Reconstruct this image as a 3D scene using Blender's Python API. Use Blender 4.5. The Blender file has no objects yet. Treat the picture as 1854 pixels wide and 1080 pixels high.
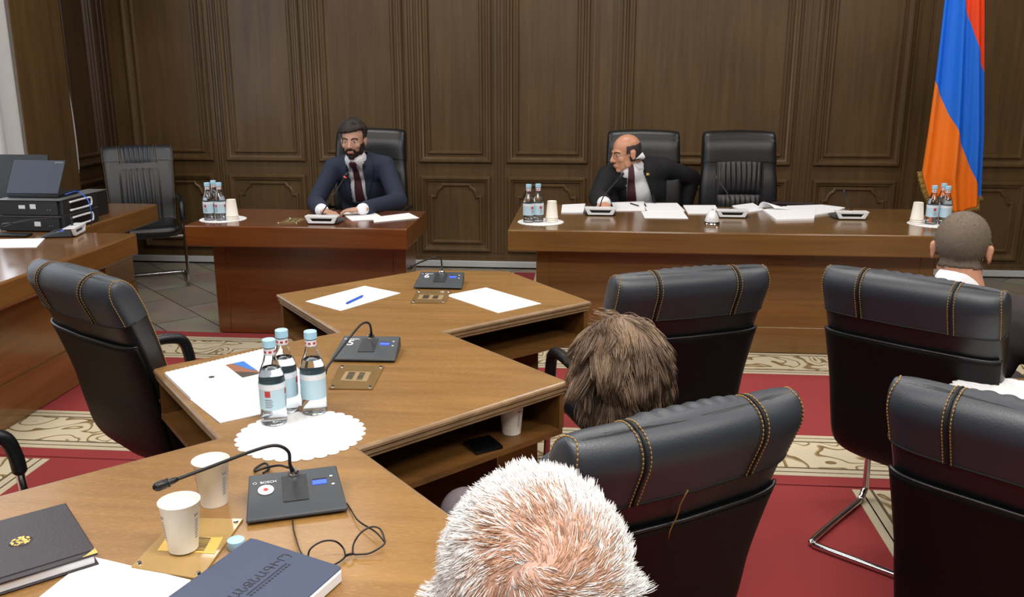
import bpy, bmesh, math, random
import numpy as np
from mathutils import Vector, Matrix, noise
from mathutils.bvhtree import BVHTree

random.seed(7)
C = bpy.context.scene.collection
SC = bpy.context.scene

# ------------------------------------------------------------------ camera
CAM_H = 1.65
FOC = 1618.0
PITCH = math.atan(418 / FOC)
YAW = math.radians(4.9)
cam_d = bpy.data.cameras.new('camera')
cam_d.sensor_width = 36
cam_d.lens = FOC / 1854 * 36
cam = bpy.data.objects.new('camera', cam_d)
cam.location = (0, 0, CAM_H)
cam.rotation_euler = (math.pi / 2 - PITCH, 0, YAW)
C.objects.link(cam)
SC.camera = cam
cam_d.clip_start = 0.05

# ------------------------------------------------------------------ view, world, lights
SC.view_settings.view_transform = 'Standard'
SC.view_settings.look = 'None'
SC.view_settings.gamma = 1
SC.view_settings.use_curve_mapping = False
SC.view_settings.exposure = 0.65

w = bpy.data.worlds.new('world')
SC.world = w
w.use_nodes = True
bg = w.node_tree.nodes['Background']
bg.inputs[0].default_value = (0.75, 0.85, 1.0, 1)
bg.inputs[1].default_value = 1.5


def area(name, loc, rot, sx, sy, power, col=(1, 1, 1), spread=math.pi):
    l = bpy.data.lights.new(name, 'AREA')
    l.shape = 'RECTANGLE'
    l.size, l.size_y = sx, sy
    l.energy = power
    l.color = col
    l.spread = spread
    o = bpy.data.objects.new(name, l)
    o.location = loc
    o.rotation_euler = rot
    C.objects.link(o)
    return o


# the room's ceiling lamps (recessed fluorescent panels) and the daylight of the windows on the left
for (lx, ly, pw) in ((-2.2, 1.0, 34), (0.2, 1.0, 40), (2.6, 1.0, 34), (-2.2, 3.6, 22), (0.2, 3.6, 22), (2.6, 3.6, 22),
                     (-2.2, 6.0, 13), (0.2, 6.0, 13), (2.6, 6.0, 13), (0.0, -1.2, 42)):
    area('ceiling_lamp', (lx, ly, 3.36), (0, 0, 0), 1.2, 0.6, pw, (1.0, 0.97, 0.93))
area('window_daylight', (-3.9, 4.6, 2.0), (0, -math.pi / 2, 0), 2.2, 2.4, 30, (0.8, 0.88, 1.0))


# ------------------------------------------------------------------ pixel -> point of the place (used to read positions off)
_cy, _sy, _cp, _sp = math.cos(YAW), math.sin(YAW), math.cos(PITCH), math.sin(PITCH)
FW = Vector((-_sy * _cp, _cy * _cp, -_sp))
RT = Vector((_cy, _sy, 0))
UP = RT.cross(FW)
EYE = Vector((0, 0, CAM_H))


def ray(px, py):
    return RT * ((px - 927) / FOC) - UP * ((py - 540) / FOC) + FW


def at(px, py, z=0.75):
    d = ray(px, py)
    return EYE + d * ((z - CAM_H) / d.z)


def atY(px, py, y):
    d = ray(px, py)
    return EYE + d * (y / d.y)


# ------------------------------------------------------------------ materials
def lin(c):
    return tuple(((v / 255) / 12.92 if v / 255 <= 0.04045 else ((v / 255 + 0.055) / 1.055) ** 2.4) for v in c)


MATS = {}


def mat(name, col, rough=0.5, metal=0.0, bump=None, coat=0.0, **kw):
    """col in sRGB 0-255; bump = (scale, strength)"""
    if name in MATS:
        return MATS[name]
    m = bpy.data.materials.new(name)
    m.use_nodes = True
    nt = m.node_tree
    b = nt.nodes['Principled BSDF']
    b.inputs['Base Color'].default_value = lin(col) + (1,)
    b.inputs['Roughness'].default_value = rough
    b.inputs['Metallic'].default_value = metal
    b.inputs['Coat Weight'].default_value = coat
    for k, v in kw.items():
        b.inputs[k.replace('_', ' ')].default_value = v
    tc = nt.nodes.new('ShaderNodeTexCoord')
    n = nt.nodes.new('ShaderNodeTexNoise')
    n.inputs['Scale'].default_value = bump[0] if bump else 60
    n.inputs['Detail'].default_value = 4
    nt.links.new(tc.outputs['Object'], n.inputs['Vector'])
    if bump:
        bn = nt.nodes.new('ShaderNodeBump')
        bn.inputs['Strength'].default_value = bump[1]
        bn.inputs['Distance'].default_value = 0.004
        nt.links.new(n.outputs['Fac'], bn.inputs['Height'])
        nt.links.new(bn.outputs['Normal'], b.inputs['Normal'])
    # slight colour unevenness of the stuff itself
    mx = nt.nodes.new('ShaderNodeMix')
    mx.data_type = 'RGBA'
    c = lin(col)
    mx.inputs['A'].default_value = tuple(v * 0.93 for v in c) + (1,)
    mx.inputs['B'].default_value = tuple(min(1, v * 1.05) for v in c) + (1,)
    nt.links.new(n.outputs['Fac'], mx.inputs['Factor'])
    nt.links.new(mx.outputs['Result'], b.inputs['Base Color'])
    MATS[name] = m
    return m


def wood(name, c1, c2, axis='z', rough=0.35, coat=0.2, scale=1.0, fleck=0.0):
    m = bpy.data.materials.new(name)
    m.use_nodes = True
    nt = m.node_tree
    b = nt.nodes['Principled BSDF']
    b.inputs['Roughness'].default_value = rough
    b.inputs['Coat Weight'].default_value = coat
    b.inputs['Coat Roughness'].default_value = 0.15
    tc = nt.nodes.new('ShaderNodeTexCoord')
    mp = nt.nodes.new('ShaderNodeMapping')
    s = [14 * scale] * 3
    if axis == 'd':
        mp.inputs['Rotation'].default_value = (0, 0, math.radians(35))
        s[0] = 1.2 * scale
    else:
        s['xyz'.index(axis)] = 0.7 * scale
    mp.inputs['Scale'].default_value = s
    nt.links.new(tc.outputs['Object'], mp.inputs['Vector'])
    n = nt.nodes.new('ShaderNodeTexNoise')
    n.inputs['Scale'].default_value = 1.6
    n.inputs['Detail'].default_value = 8
    n.inputs['Roughness'].default_value = 0.6
    n.inputs['Distortion'].default_value = 0.6
    nt.links.new(mp.outputs['Vector'], n.inputs['Vector'])
    n2 = nt.nodes.new('ShaderNodeTexNoise')
    n2.inputs['Scale'].default_value = 1.3
    n2.inputs['Detail'].default_value = 3
    nt.links.new(tc.outputs['Object'], n2.inputs['Vector'])
    ad = nt.nodes.new('ShaderNodeMath')
    ad.operation = 'MULTIPLY_ADD'
    ad.inputs[1].default_value = 0.6
    nt.links.new(n.outputs['Fac'], ad.inputs[0])
    m2 = nt.nodes.new('ShaderNodeMath')
    m2.operation = 'MULTIPLY'
    m2.inputs[1].default_value = 0.42
    nt.links.new(n2.outputs['Fac'], m2.inputs[0])
    nt.links.new(m2.outputs[0], ad.inputs[2])
    r = nt.nodes.new('ShaderNodeValToRGB')
    r.color_ramp.elements[0].position = 0.33
    r.color_ramp.elements[0].color = lin(c1) + (1,)
    r.color_ramp.elements[1].position = 0.68
    r.color_ramp.elements[1].color = lin(c2) + (1,)
    nt.links.new(ad.outputs[0], r.inputs['Fac'])
    out = r.outputs['Color']
    if fleck:
        mp2 = nt.nodes.new('ShaderNodeMapping')
        mp2.inputs['Scale'].default_value = (60, 260, 60)
        mp2.inputs['Rotation'].default_value = (0, 0, math.radians(-50))
        nt.links.new(tc.outputs['Object'], mp2.inputs['Vector'])
        n3 = nt.nodes.new('ShaderNodeTexNoise')
        n3.inputs['Scale'].default_value = 1.0
        n3.inputs['Detail'].default_value = 3
        nt.links.new(mp2.outputs['Vector'], n3.inputs['Vector'])
        r3 = nt.nodes.new('ShaderNodeValToRGB')
        r3.color_ramp.elements[0].position = 0.52
        r3.color_ramp.elements[0].color = (0, 0, 0, 1)
        r3.color_ramp.elements[1].position = 0.75
        r3.color_ramp.elements[1].color = (fleck, fleck, fleck, 1)
        nt.links.new(n3.outputs['Fac'], r3.inputs['Fac'])
        mx = nt.nodes.new('ShaderNodeMix')
        mx.data_type = 'RGBA'
        mx.inputs['B'].default_value = lin((215, 180, 130)) + (1,)
        nt.links.new(r3.outputs['Color'], mx.inputs['Factor'])
        nt.links.new(out, mx.inputs['A'])
        out = mx.outputs['Result']
    nt.links.new(out, b.inputs['Base Color'])
    bn = nt.nodes.new('ShaderNodeBump')
    bn.inputs['Strength'].default_value = 0.12
    bn.inputs['Distance'].default_value = 0.002
    nt.links.new(n.outputs['Fac'], bn.inputs['Height'])
    nt.links.new(bn.outputs['Normal'], b.inputs['Normal'])
    MATS[name] = m
    return m


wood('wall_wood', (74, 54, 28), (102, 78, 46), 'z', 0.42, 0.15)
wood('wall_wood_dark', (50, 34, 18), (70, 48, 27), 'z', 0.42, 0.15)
wood('side_desk_wood', (84, 44, 16), (118, 66, 26), 'x', 0.2, 0.5)
wood('main_desk_wood', (98, 68, 34), (132, 96, 52), 'x', 0.22, 0.45)
wood('left_desk_wood', (98, 64, 30), (132, 92, 48), 'y', 0.18, 0.5)
wood('table_wood', (116, 80, 34), (156, 116, 62), 'd', 0.36, 0.22, 0.8, fleck=0.22)
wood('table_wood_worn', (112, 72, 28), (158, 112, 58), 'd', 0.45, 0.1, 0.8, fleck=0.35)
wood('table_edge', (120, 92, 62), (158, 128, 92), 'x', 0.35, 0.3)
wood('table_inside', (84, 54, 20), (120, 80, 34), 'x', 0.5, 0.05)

mat('leather', (17, 19, 22), 0.36, bump=(260, 0.12), Specular_IOR_Level=0.6)
mat('leather_roll_sheen', (40, 46, 54), 0.46, bump=(260, 0.12), Specular_IOR_Level=0.75)  # paler, bluish leather: sheen of the overhead lights put into the colour
mat('leather_back', (10, 10, 11), 0.5, bump=(300, 0.1), Specular_IOR_Level=0.22)
mat('gold_thread', (158, 122, 62), 0.6)
mat('seam', (6, 6, 7), 0.7)
mat('chrome', (215, 215, 218), 0.12, 1.0)
mat('chrome_dark', (120, 116, 112), 0.2, 1.0)
mat('paper', (246, 247, 250), 0.75)
mat('paper_grey', (205, 208, 214), 0.75)
mat('plastic_black', (16, 17, 19), 0.4)
mat('plastic_grey', (62, 67, 72), 0.42)
mat('plastic_dark', (36, 40, 44), 0.45)
mat('silver', (238, 240, 243), 0.3, 0.1)
mat('white_plastic', (235, 236, 236), 0.4)
mat('cup_paper', (247, 243, 230), 0.55)
mat('print_grey', (130, 132, 140), 0.6)
mat('cap_blue', (172, 218, 242), 0.4)
mat('label_blue', (186, 216, 230), 0.5)
mat('label_white', (228, 232, 238), 0.5)
mat('label_red', (190, 60, 60), 0.5)
mat('ink_blue', (30, 90, 200), 0.4)
mat('ink_black', (20, 20, 24), 0.5)
mat('brass', (205, 170, 100), 0.3, 0.8)
mat('gold', (225, 195, 110), 0.35, 0.6)
mat('plate_acrylic', (170, 138, 84), 0.2, 0.0, coat=0.5)
mat('plate_brown', (126, 100, 60), 0.22, 0.0, coat=0.5)
mat('plate_paper', (150, 128, 88), 0.5)
mat('plate_gold', (232, 192, 98), 0.3, 0.2)
mat('doily', (240, 240, 240), 0.85, bump=(120, 0.3))
mat('notebook_blue', (62, 72, 96), 0.55, bump=(300, 0.1))
mat('folder_black', (40, 32, 36), 0.38, bump=(200, 0.15))
mat('rug_red', (146, 50, 50), 0.95, bump=(400, 0.3))
mat('white_trunking', (196, 200, 200), 0.5)
mat('skirting_dark', (52, 44, 38), 0.6)
mat('plaster', (225, 222, 214), 0.9)
mat('curtain', (205, 205, 205), 0.85)
mat('navy', (38, 46, 66), 0.8, bump=(500, 0.2))
mat('black_suit', (19, 20, 23), 0.8, bump=(500, 0.2))
mat('brown_suit', (48, 40, 42), 0.85, bump=(500, 0.2))
mat('grey_wool', (118, 108, 114), 0.9, bump=(500, 0.2))
mat('dark_wool', (62, 68, 78), 0.9, bump=(400, 0.2))
mat('light_shirt', (170, 175, 190), 0.8)
mat('shirt', (244, 245, 250), 0.8)
mat('tie_red', (78, 34, 42), 0.6)
mat('skin_tan', (205, 150, 122), 0.5, bump=(200, 0.08), Subsurface_Weight=0.1)
mat('skin_light', (192, 148, 126), 0.5, bump=(200, 0.08), Subsurface_Weight=0.1)
mat('skin_bald', (206, 150, 118), 0.36, bump=(200, 0.06), Subsurface_Weight=0.1)
mat('lip', (165, 95, 85), 0.5)
mat('eye_white', (225, 220, 215), 0.3)
mat('hair_dark', (42, 34, 30), 0.6, bump=(300, 0.6))
mat('hair_grey_dark', (58, 50, 48), 0.6, bump=(400, 0.6))
mat('hair_buzz', (116, 102, 88), 0.8, bump=(500, 0.8))
mat('beard', (40, 24, 18), 0.8, bump=(500, 0.8))
mat('shoe', (15, 14, 14), 0.3)
mat('cable_black', (22, 22, 24), 0.5)
mat('cable_white', (205, 205, 205), 0.5)
mat('pc_dark', (38, 40, 42), 0.45)
mat('pc_front', (28, 29, 31), 0.5)
mat('pc_edge', (120, 122, 120), 0.4, 0.4)
mat('laptop_lid', (48, 55, 68), 0.45)
mat('flag_red', (252, 70, 16), 0.6)
mat('flag_blue', (8, 116, 240), 0.6)
mat('flag_orange', (255, 126, 14), 0.6)
mat('fringe', (150, 118, 50), 0.6, bump=(300, 1.0))
mat('photo_sky', (50, 120, 205), 0.4)
mat('photo_rock', (150, 95, 70), 0.4)
mat('photo_dark', (70, 62, 50), 0.4)
mat('phone', (10, 10, 12), 0.15)


def emis(name, col, s):
    m = bpy.data.materials.new(name)
    m.use_nodes = True
    b = m.node_tree.nodes['Principled BSDF']
    b.inputs['Base Color'].default_value = lin(col) + (1,)
    b.inputs['Emission Color'].default_value = lin(col) + (1,)
    b.inputs['Emission Strength'].default_value = s
    MATS[name] = m
    return m


emis('lcd', (50, 80, 250), 1.0)
emis('led_red', (255, 60, 60), 3.0)


def glass(name, col, rough=0.0, ior=1.45):
    m = bpy.data.materials.new(name)
    m.use_nodes = True
    b = m.node_tree.nodes['Principled BSDF']
    b.inputs['Base Color'].default_value = col + (1,)
    b.inputs['Roughness'].default_value = rough
    b.inputs['IOR'].default_value = ior
    b.inputs['Transmission Weight'].default_value = 1.0
    MATS[name] = m
    return m


glass('bottle_glass', (0.95, 0.98, 1.0))
glass('water', (0.97, 0.99, 1.0), 0.0, 1.33)
glass('window_glass', (1, 1, 1))


def carpet_ornament(name):
    """cream rug border with brown scrolls, guard stripes are separate strips"""
    m = bpy.data.materials.new(name)
    m.use_nodes = True
    nt = m.node_tree
    b = nt.nodes['Principled BSDF']
    b.inputs['Roughness'].default_value = 0.95
    b.inputs['Specular IOR Level'].default_value = 0.1
    tc = nt.nodes.new('ShaderNodeTexCoord')
    n = nt.nodes.new('ShaderNodeTexNoise')
    n.inputs['Scale'].default_value = 3.2
    n.inputs['Detail'].default_value = 0.6
    n.inputs['Distortion'].default_value = 1.4
    nt.links.new(tc.outputs['Object'], n.inputs['Vector'])
    mu = nt.nodes.new('ShaderNodeMath')
    mu.operation = 'MULTIPLY'
    mu.inputs[1].default_value = 9
    nt.links.new(n.outputs['Fac'], mu.inputs[0])
    fr = nt.nodes.new('ShaderNodeMath')
    fr.operation = 'FRACT'
    nt.links.new(mu.outputs[0], fr.inputs[0])
    r = nt.nodes.new('ShaderNodeValToRGB')
    e = r.color_ramp.elements
    e[0].position = 0.0
    e[0].color = lin((110, 88, 52)) + (1,)
    e[1].position = 0.30
    e[1].color = lin((206, 194, 166)) + (1,)
    x = e.new(0.2)
    x.color = lin((150, 130, 92)) + (1,)
    nt.links.new(fr.outputs[0], r.inputs['Fac'])
    nt.links.new(r.outputs['Color'], b.inputs['Base Color'])
    MATS[name] = m


carpet_ornament('rug_ornament')
mat('rug_cream', (196, 184, 156), 0.95, bump=(300, 0.3))
mat('rug_line', (92, 80, 58), 0.95)


def parquet():
    m = bpy.data.materials.new('parquet')
    m.use_nodes = True
    nt = m.node_tree
    b = nt.nodes['Principled BSDF']
    b.inputs['Roughness'].default_value = 0.5
    tc = nt.nodes.new('ShaderNodeTexCoord')
    mp = nt.nodes.new('ShaderNodeMapping')
    mp.inputs['Rotation'].default_value = (0, 0, math.radians(45))
    nt.links.new(tc.outputs['Object'], mp.inputs['Vector'])
    br = nt.nodes.new('ShaderNodeTexBrick')
    br.inputs['Scale'].default_value = 1.0
    br.inputs['Brick Width'].default_value = 0.62
    br.inputs['Row Height'].default_value = 0.31
    br.inputs['Mortar Size'].default_value = 0.004
    br.inputs['Color1'].default_value = lin((172, 163, 148)) + (1,)
    br.inputs['Color2'].default_value = lin((142, 133, 119)) + (1,)
    br.inputs['Mortar'].default_value = lin((58, 52, 46)) + (1,)
    nt.links.new(mp.outputs['Vector'], br.inputs['Vector'])
    n = nt.nodes.new('ShaderNodeTexNoise')
    n.inputs['Scale'].default_value = 4
    n.inputs['Detail'].default_value = 5
    nt.links.new(mp.outputs['Vector'], n.inputs['Vector'])
    mx = nt.nodes.new('ShaderNodeMix')
    mx.data_type = 'RGBA'
    mx.blend_type = 'MULTIPLY'
    mx.inputs['Factor'].default_value = 0.5
    nt.links.new(br.outputs['Color'], mx.inputs['A'])
    nt.links.new(n.outputs['Color'], mx.inputs['B'])
    nt.links.new(mx.outputs['Result'], b.inputs['Base Color'])
    MATS['parquet'] = m


parquet()


def tie_stripes():
    m = bpy.data.materials.new('tie_striped')
    m.use_nodes = True
    nt = m.node_tree
    b = nt.nodes['Principled BSDF']
    b.inputs['Roughness'].default_value = 0.6
    tc = nt.nodes.new('ShaderNodeTexCoord')
    mp = nt.nodes.new('ShaderNodeMapping')
    mp.inputs['Rotation'].default_value = (0, math.radians(40), 0)
    nt.links.new(tc.outputs['Object'], mp.inputs['Vector'])
    wv = nt.nodes.new('ShaderNodeTexWave')
    wv.inputs['Scale'].default_value = 22
    wv.bands_direction = 'Z'
    nt.links.new(mp.outputs['Vector'], wv.inputs['Vector'])
    r = nt.nodes.new('ShaderNodeValToRGB')
    r.color_ramp.elements[0].color = lin((40, 22, 30)) + (1,)
    r.color_ramp.elements[0].position = 0.3
    r.color_ramp.elements[1].color = lin((98, 46, 52)) + (1,)
    r.color_ramp.elements[1].position = 0.6
    nt.links.new(wv.outputs['Fac'], r.inputs['Fac'])
    nt.links.new(r.outputs['Color'], b.inputs['Base Color'])
    MATS['tie_striped'] = m


tie_stripes()


# ------------------------------------------------------------------ mesh building
class MB:
    def __init__(s):
        s.v, s.f, s.m = [], [], []

    def add(s, vs, fs, mi=0):
        o = len(s.v)
        s.v += [tuple(v) for v in vs]
        s.f += [tuple(i + o for i in f) for f in fs]
        s.m += [mi] * len(fs)
        return s

    def box(s, c, d, mi=0, M=None):
        x, y, z = d[0] / 2, d[1] / 2, d[2] / 2
        vs = [Vector((c[0] + a * x, c[1] + b * y, c[2] + e * z)) for a in (-1, 1) for b in (-1, 1) for e in (-1, 1)]
        if M is not None:
            vs = [M @ v for v in vs]
        fs = [(0, 1, 3, 2), (4, 6, 7, 5), (0, 4, 5, 1), (2, 3, 7, 6), (0, 2, 6, 4), (1, 5, 7, 3)]
        return s.add(vs, fs, mi)

    def prism(s, poly, z0, z1, mi=0):
        n = len(poly)
        vs = [(p[0], p[1], z0) for p in poly] + [(p[0], p[1], z1) for p in poly]
        fs = [tuple(range(n - 1, -1, -1)), tuple(range(n, 2 * n))] + [(i, (i + 1) % n, n + (i + 1) % n, n + i) for i in range(n)]
        return s.add(vs, fs, mi)

    def lathe(s, prof, n=32, mi=0, c=(0, 0, 0), M=None, cap=True):
        """prof: list of (r, z)"""
        vs, fs = [], []
        for r, z in prof:
            for k in range(n):
                a = 2 * math.pi * k / n
                v = Vector((c[0] + r * math.cos(a), c[1] + r * math.sin(a), c[2] + z))
                vs.append(M @ v if M is not None else v)
        for j in range(len(prof) - 1):
            for k in range(n):
                a, b = j * n + k, j * n + (k + 1) % n
                fs.append((a, b, b + n, a + n))
        if cap:
            fs.append(tuple(range(n - 1, -1, -1)))
            fs.append(tuple(range((len(prof) - 1) * n, len(prof) * n)))
        return s.add(vs, fs, mi)

    def tube(s, path, r, n=10, mi=0, closed=False, flat=1.0):
        P = [Vector(p) for p in path]
        R = r if isinstance(r, (list, tuple)) else [r] * len(P)
        vs, fs = [], []
        up = None
        N = len(P)
        for i in range(N):
            if closed:
                t = P[(i + 1) % N] - P[i - 1]
            else:
                t = P[min(i + 1, N - 1)] - P[max(i - 1, 0)]
            if t.length < 1e-9:
                t = Vector((0, 0, 1))
            t.normalize()
            if up is None:
                up = Vector((0, 0, 1)) if abs(t.z) < 0.9 else Vector((1, 0, 0))
            x = up - t * up.dot(t)
            if x.length < 1e-6:
                x = t.orthogonal()
            x.normalize()
            up = x
            y = t.cross(x)
            for k in range(n):
                a = 2 * math.pi * k / n
                vs.append(P[i] + x * (R[i] * math.cos(a)) + y * (R[i] * flat * math.sin(a)))
        L = N if closed else N - 1
        for i in range(L):
            for k in range(n):
                a, b = i * n + k, i * n + (k + 1) % n
                c, d = ((i + 1) % N) * n + (k + 1) % n, ((i + 1) % N) * n + k
                fs.append((a, b, c, d))
        if not closed:
            fs.append(tuple(range(n - 1, -1, -1)))
            fs.append(tuple(range((N - 1) * n, N * n)))
        return s.add(vs, fs, mi)

    def grid(s, fn, nu, nv, mi=0, wrapu=False):
        vs = [fn(i / (nu - (0 if wrapu else 1)), j / (nv - 1)) for j in range(nv) for i in range(nu)]
        fs = []
        for j in range(nv - 1):
            for i in range(nu if wrapu else nu - 1):
                a, b = j * nu + i, j * nu + (i + 1) % nu
                fs.append((a, b, b + nu, a + nu))
        return s.add(vs, fs, mi)

    def ell(s, c, r, M=None, n=16, m=10, mi=0):
        """ellipsoid, closed"""
        vs = []
        for j in range(1, m):
            t = math.pi * j / m
            for i in range(n):
                a = 2 * math.pi * i / n
                vs.append(Vector((c[0] + r[0] * math.sin(t) * math.cos(a), c[1] + r[1] * math.sin(t) * math.sin(a), c[2] + r[2] * math.cos(t))))
        vs.append(Vector((c[0], c[1], c[2] + r[2])))
        vs.append(Vector((c[0], c[1], c[2] - r[2])))
        T, B = len(vs) - 2, len(vs) - 1
        if M is not None:
            vs = [M @ v for v in vs]
        fs = []
        for j in range(m - 2):
            for i in range(n):
                a, b = j * n + i, j * n + (i + 1) % n
                fs.append((a, a + n, b + n, b))
        for i in range(n):
            fs.append((T, i, (i + 1) % n))
            fs.append((B, (m - 2) * n + (i + 1) % n, (m - 2) * n + i))
        return s.add(vs, fs, mi)

    def cap(s, a, b, ra, rb, M=None, n=14, mi=0, flat=1.0):
        """closed tapered capsule"""
        a, b = Vector(a), Vector(b)
        if M is not None:
            a, b = M @ a, M @ b
        t = (b - a)
        L = t.length
        t.normalize() if L > 1e-9 else None
        if L <= 1e-9:
            t = Vector((0, 0, 1))
        x = t.orthogonal().normalized()
        if flat != 1.0:
            x = Vector((1, 0, 0)) - t * t.x
            x.normalize()
        y = t.cross(x)
        rings = []
        for k in range(1, 5):
            q = math.pi / 2 * k / 4
            rings.append((-ra * math.cos(q), ra * math.sin(q)))
        for k in range(0, 4):
            q = math.pi / 2 * k / 4
            rings.append((L + rb * math.sin(q), rb * math.cos(q)))
        vs = []
        for h, r in rings:
            for i in range(n):
                w_ = 2 * math.pi * i / n
                vs.append(a + t * h + x * (r * math.cos(w_)) + y * (r * flat * math.sin(w_)))
        vs.append(a - t * ra)
        vs.append(a + t * (L + rb))
        T0, T1 = len(vs) - 2, len(vs) - 1
        fs = []
        for j in range(7):
            for i in range(n):
                p, q = j * n + i, j * n + (i + 1) % n
                fs.append((p, q, q + n, p + n))
        for i in range(n):
            fs.append((T0, (i + 1) % n, i))
            fs.append((T1, 7 * n + i, 7 * n + (i + 1) % n))
        return s.add(vs, fs, mi)

    def mesh(s, name, mats, smooth=True, angle=0.7):
        me = bpy.data.meshes.new(name)
        me.from_pydata([tuple(v) for v in s.v], [], s.f)
        for m_ in (mats if isinstance(mats, (list, tuple)) else [mats]):
            me.materials.append(MATS[m_])
        if len(set(s.m)) > 1 or (s.m and s.m[0]):
            me.polygons.foreach_set('material_index', s.m)
        me.polygons.foreach_set('use_smooth', [smooth] * len(s.f))
        me.update()
        bm = bmesh.new()
        bm.from_mesh(me)
        bmesh.ops.recalc_face_normals(bm, faces=bm.faces)
        bm.to_mesh(me)
        bm.free()
        if smooth and angle < 3:
            me.set_sharp_from_angle(angle=angle)
        return me

    def build(s, name, mats, parent=None, smooth=True, bevel=0, angle=0.7, seg=2, loc=None, rotz=None):
        me = s.mesh(name, mats, smooth, angle)
        o = bpy.data.objects.new(name, me)
        C.objects.link(o)
        if parent is not None:
            o.parent = parent
        if loc is not None:
            o.location = loc
        if rotz is not None:
            o.rotation_euler = (0, 0, rotz)
        if bevel:
            b = o.modifiers.new('bevel', 'BEVEL')
            b.width = bevel
            b.segments = seg
            b.limit_method = 'ANGLE'
            b.angle_limit = 0.6
        return o


def tag(o, label=None, cat=None, group=None, kind=None):
    if label:
        o['label'] = label
    if cat:
        o['category'] = cat
    if group:
        o['group'] = group
    if kind:
        o['kind'] = kind
    return o


def thing(name, label, cat, loc=(0, 0, 0), rotz=0.0, group=None):
    o = bpy.data.objects.new(name, None)
    o.empty_display_size = 0.1
    o.location = loc
    o.rotation_euler = (0, 0, rotz)
    C.objects.link(o)
    return tag(o, label, cat, group)


def struct(o):
    o['kind'] = 'structure'
    return o


def dup(root, loc, rotz, label, group=None):
    r = root.copy()
    C.objects.link(r)
    r.location = loc
    r.rotation_euler = (0, 0, rotz)
    r['label'] = label
    if group:
        r['group'] = group
    for ch in list(root.children):
        c = ch.copy()
        C.objects.link(c)
        c.parent = r
        for g in ch.children:
            d = g.copy()
            C.objects.link(d)
            d.parent = c
    return r


def text_mb(txt, size, depth=0.0006, M=None):
    cu = bpy.data.curves.new('t', 'FONT')
    cu.body = txt
    cu.size = size
    cu.align_x = 'CENTER'
    cu.align_y = 'CENTER'
    cu.extrude = depth / 2
    cu.resolution_u = 3
    o = bpy.data.objects.new('t', cu)
    C.objects.link(o)
    me = bpy.data.meshes.new_from_object(o.evaluated_get(bpy.context.evaluated_depsgraph_get()))
    vs = [M @ v.co if M is not None else v.co.copy() for v in me.vertices]
    fs = [tuple(p.vertices) for p in me.polygons]
    bpy.data.objects.remove(o)
    bpy.data.curves.remove(cu)
    bpy.data.meshes.remove(me)
    return MB().add(vs, fs)


def offset_poly(poly, d):
    """inset (positive d moves inward) of a CCW polygon with mitred corners"""
    n = len(poly)
    out = []
    for i in range(n):
        p0, p1, p2 = Vector(poly[i - 1][:2]), Vector(poly[i][:2]), Vector(poly[(i + 1) % n][:2])
        e1, e2 = (p1 - p0).normalized(), (p2 - p1).normalized()
        n1, n2 = Vector((-e1.y, e1.x)), Vector((-e2.y, e2.x))
        b = (n1 + n2)
        L = b.length
        if L < 1e-6:
            b, k = n1, 1
        else:
            b /= L
            k = 1 / max(0.35, b.dot(n1))
        out.append(tuple(p1 + b * (d * k)))
    return out

# ================================================================== THE ROOM
XL, XR, YB, YF, ZC = -4.0, 4.4, 7.4, -3.0, 3.4
MB().box(((XL + XR) / 2, (YB + YF) / 2, -0.05), (XR - XL + .4, YB - YF + .4, 0.1)).build('floor', 'parquet')['kind'] = 'structure'
struct(MB().box(((XL + XR) / 2, (YB + YF) / 2, ZC + .05), (XR - XL + .4, YB - YF + .4, 0.1)).build('ceiling', 'plaster'))
struct(MB().box((XR + .05, (YB + YF) / 2, ZC / 2), (0.1, YB - YF, ZC)).build('wall_right', 'wall_wood'))
struct(MB().box(((XL + XR) / 2, YF - .05, ZC / 2), (XR - XL, 0.1, ZC)).build('wall_front', 'wall_wood'))

PROF = [(0, 0), (0, .018), (.010, .030), (.024, .030), (.034, .018), (.046, .014), (.052, .004), (.056, 0)]
PROF2 = [(0, 0), (0, .010), (.007, .017), (.018, .017), (.026, .008), (.030, 0)]


def frame(mb, poly, prof, plane):
    """picture-frame moulding along a closed CCW polygon; plane(u, v, h) gives the point"""
    rings = [offset_poly(poly, d) for d, h in prof]
    n = len(poly)
    vs = []
    for (d, h), rg in zip(prof, rings):
        vs += [plane(p[0], p[1], h) for p in rg]
    fs = []
    for j in range(len(prof) - 1):
        for i in range(n):
            a, b = j * n + i, j * n + (i + 1) % n
            fs.append((a, b, b + n, a + n))
    mb.add(vs, fs)


def rect(u0, v0, u1, v1):
    return [(u0, v0), (u1, v0), (u1, v1), (u0, v1)]


def notched(u0, v0, u1, v1, q):
    """rectangle whose two upper corners step in with a small ogee"""
    def cor(cx, cy, sx):
        return [(cx, cy - q), (cx - sx * q * .35, cy - q), (cx - sx * q * .42, cy - q * .75), (cx - sx * q * .62, cy - q * .42),
                (cx - sx * q * .85, cy - q * .30), (cx - sx * q, cy)]
    r_ = cor(u1, v1, 1)
    l_ = cor(u0, v1, -1)[::-1]
    return [(u0, v0), (u1, v0)] + r_ + l_


def bay(mb, u0, u1, plane):
    frame(mb, rect(u0, .885, u1, 3.25), PROF, plane)
    frame(mb, rect(u0 + .075, .955, u1 - .075, 3.18), PROF2, plane)
    frame(mb, rect(u0 + .01, .135, u1 - .01, .775), PROF, plane)
    if u1 - u0 > .45:
        frame(mb, notched(u0 + .085, .205, u1 - .085, .715, .10), PROF2, plane)


def back(u, v, h):
    return (u, YB - h, v)


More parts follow.
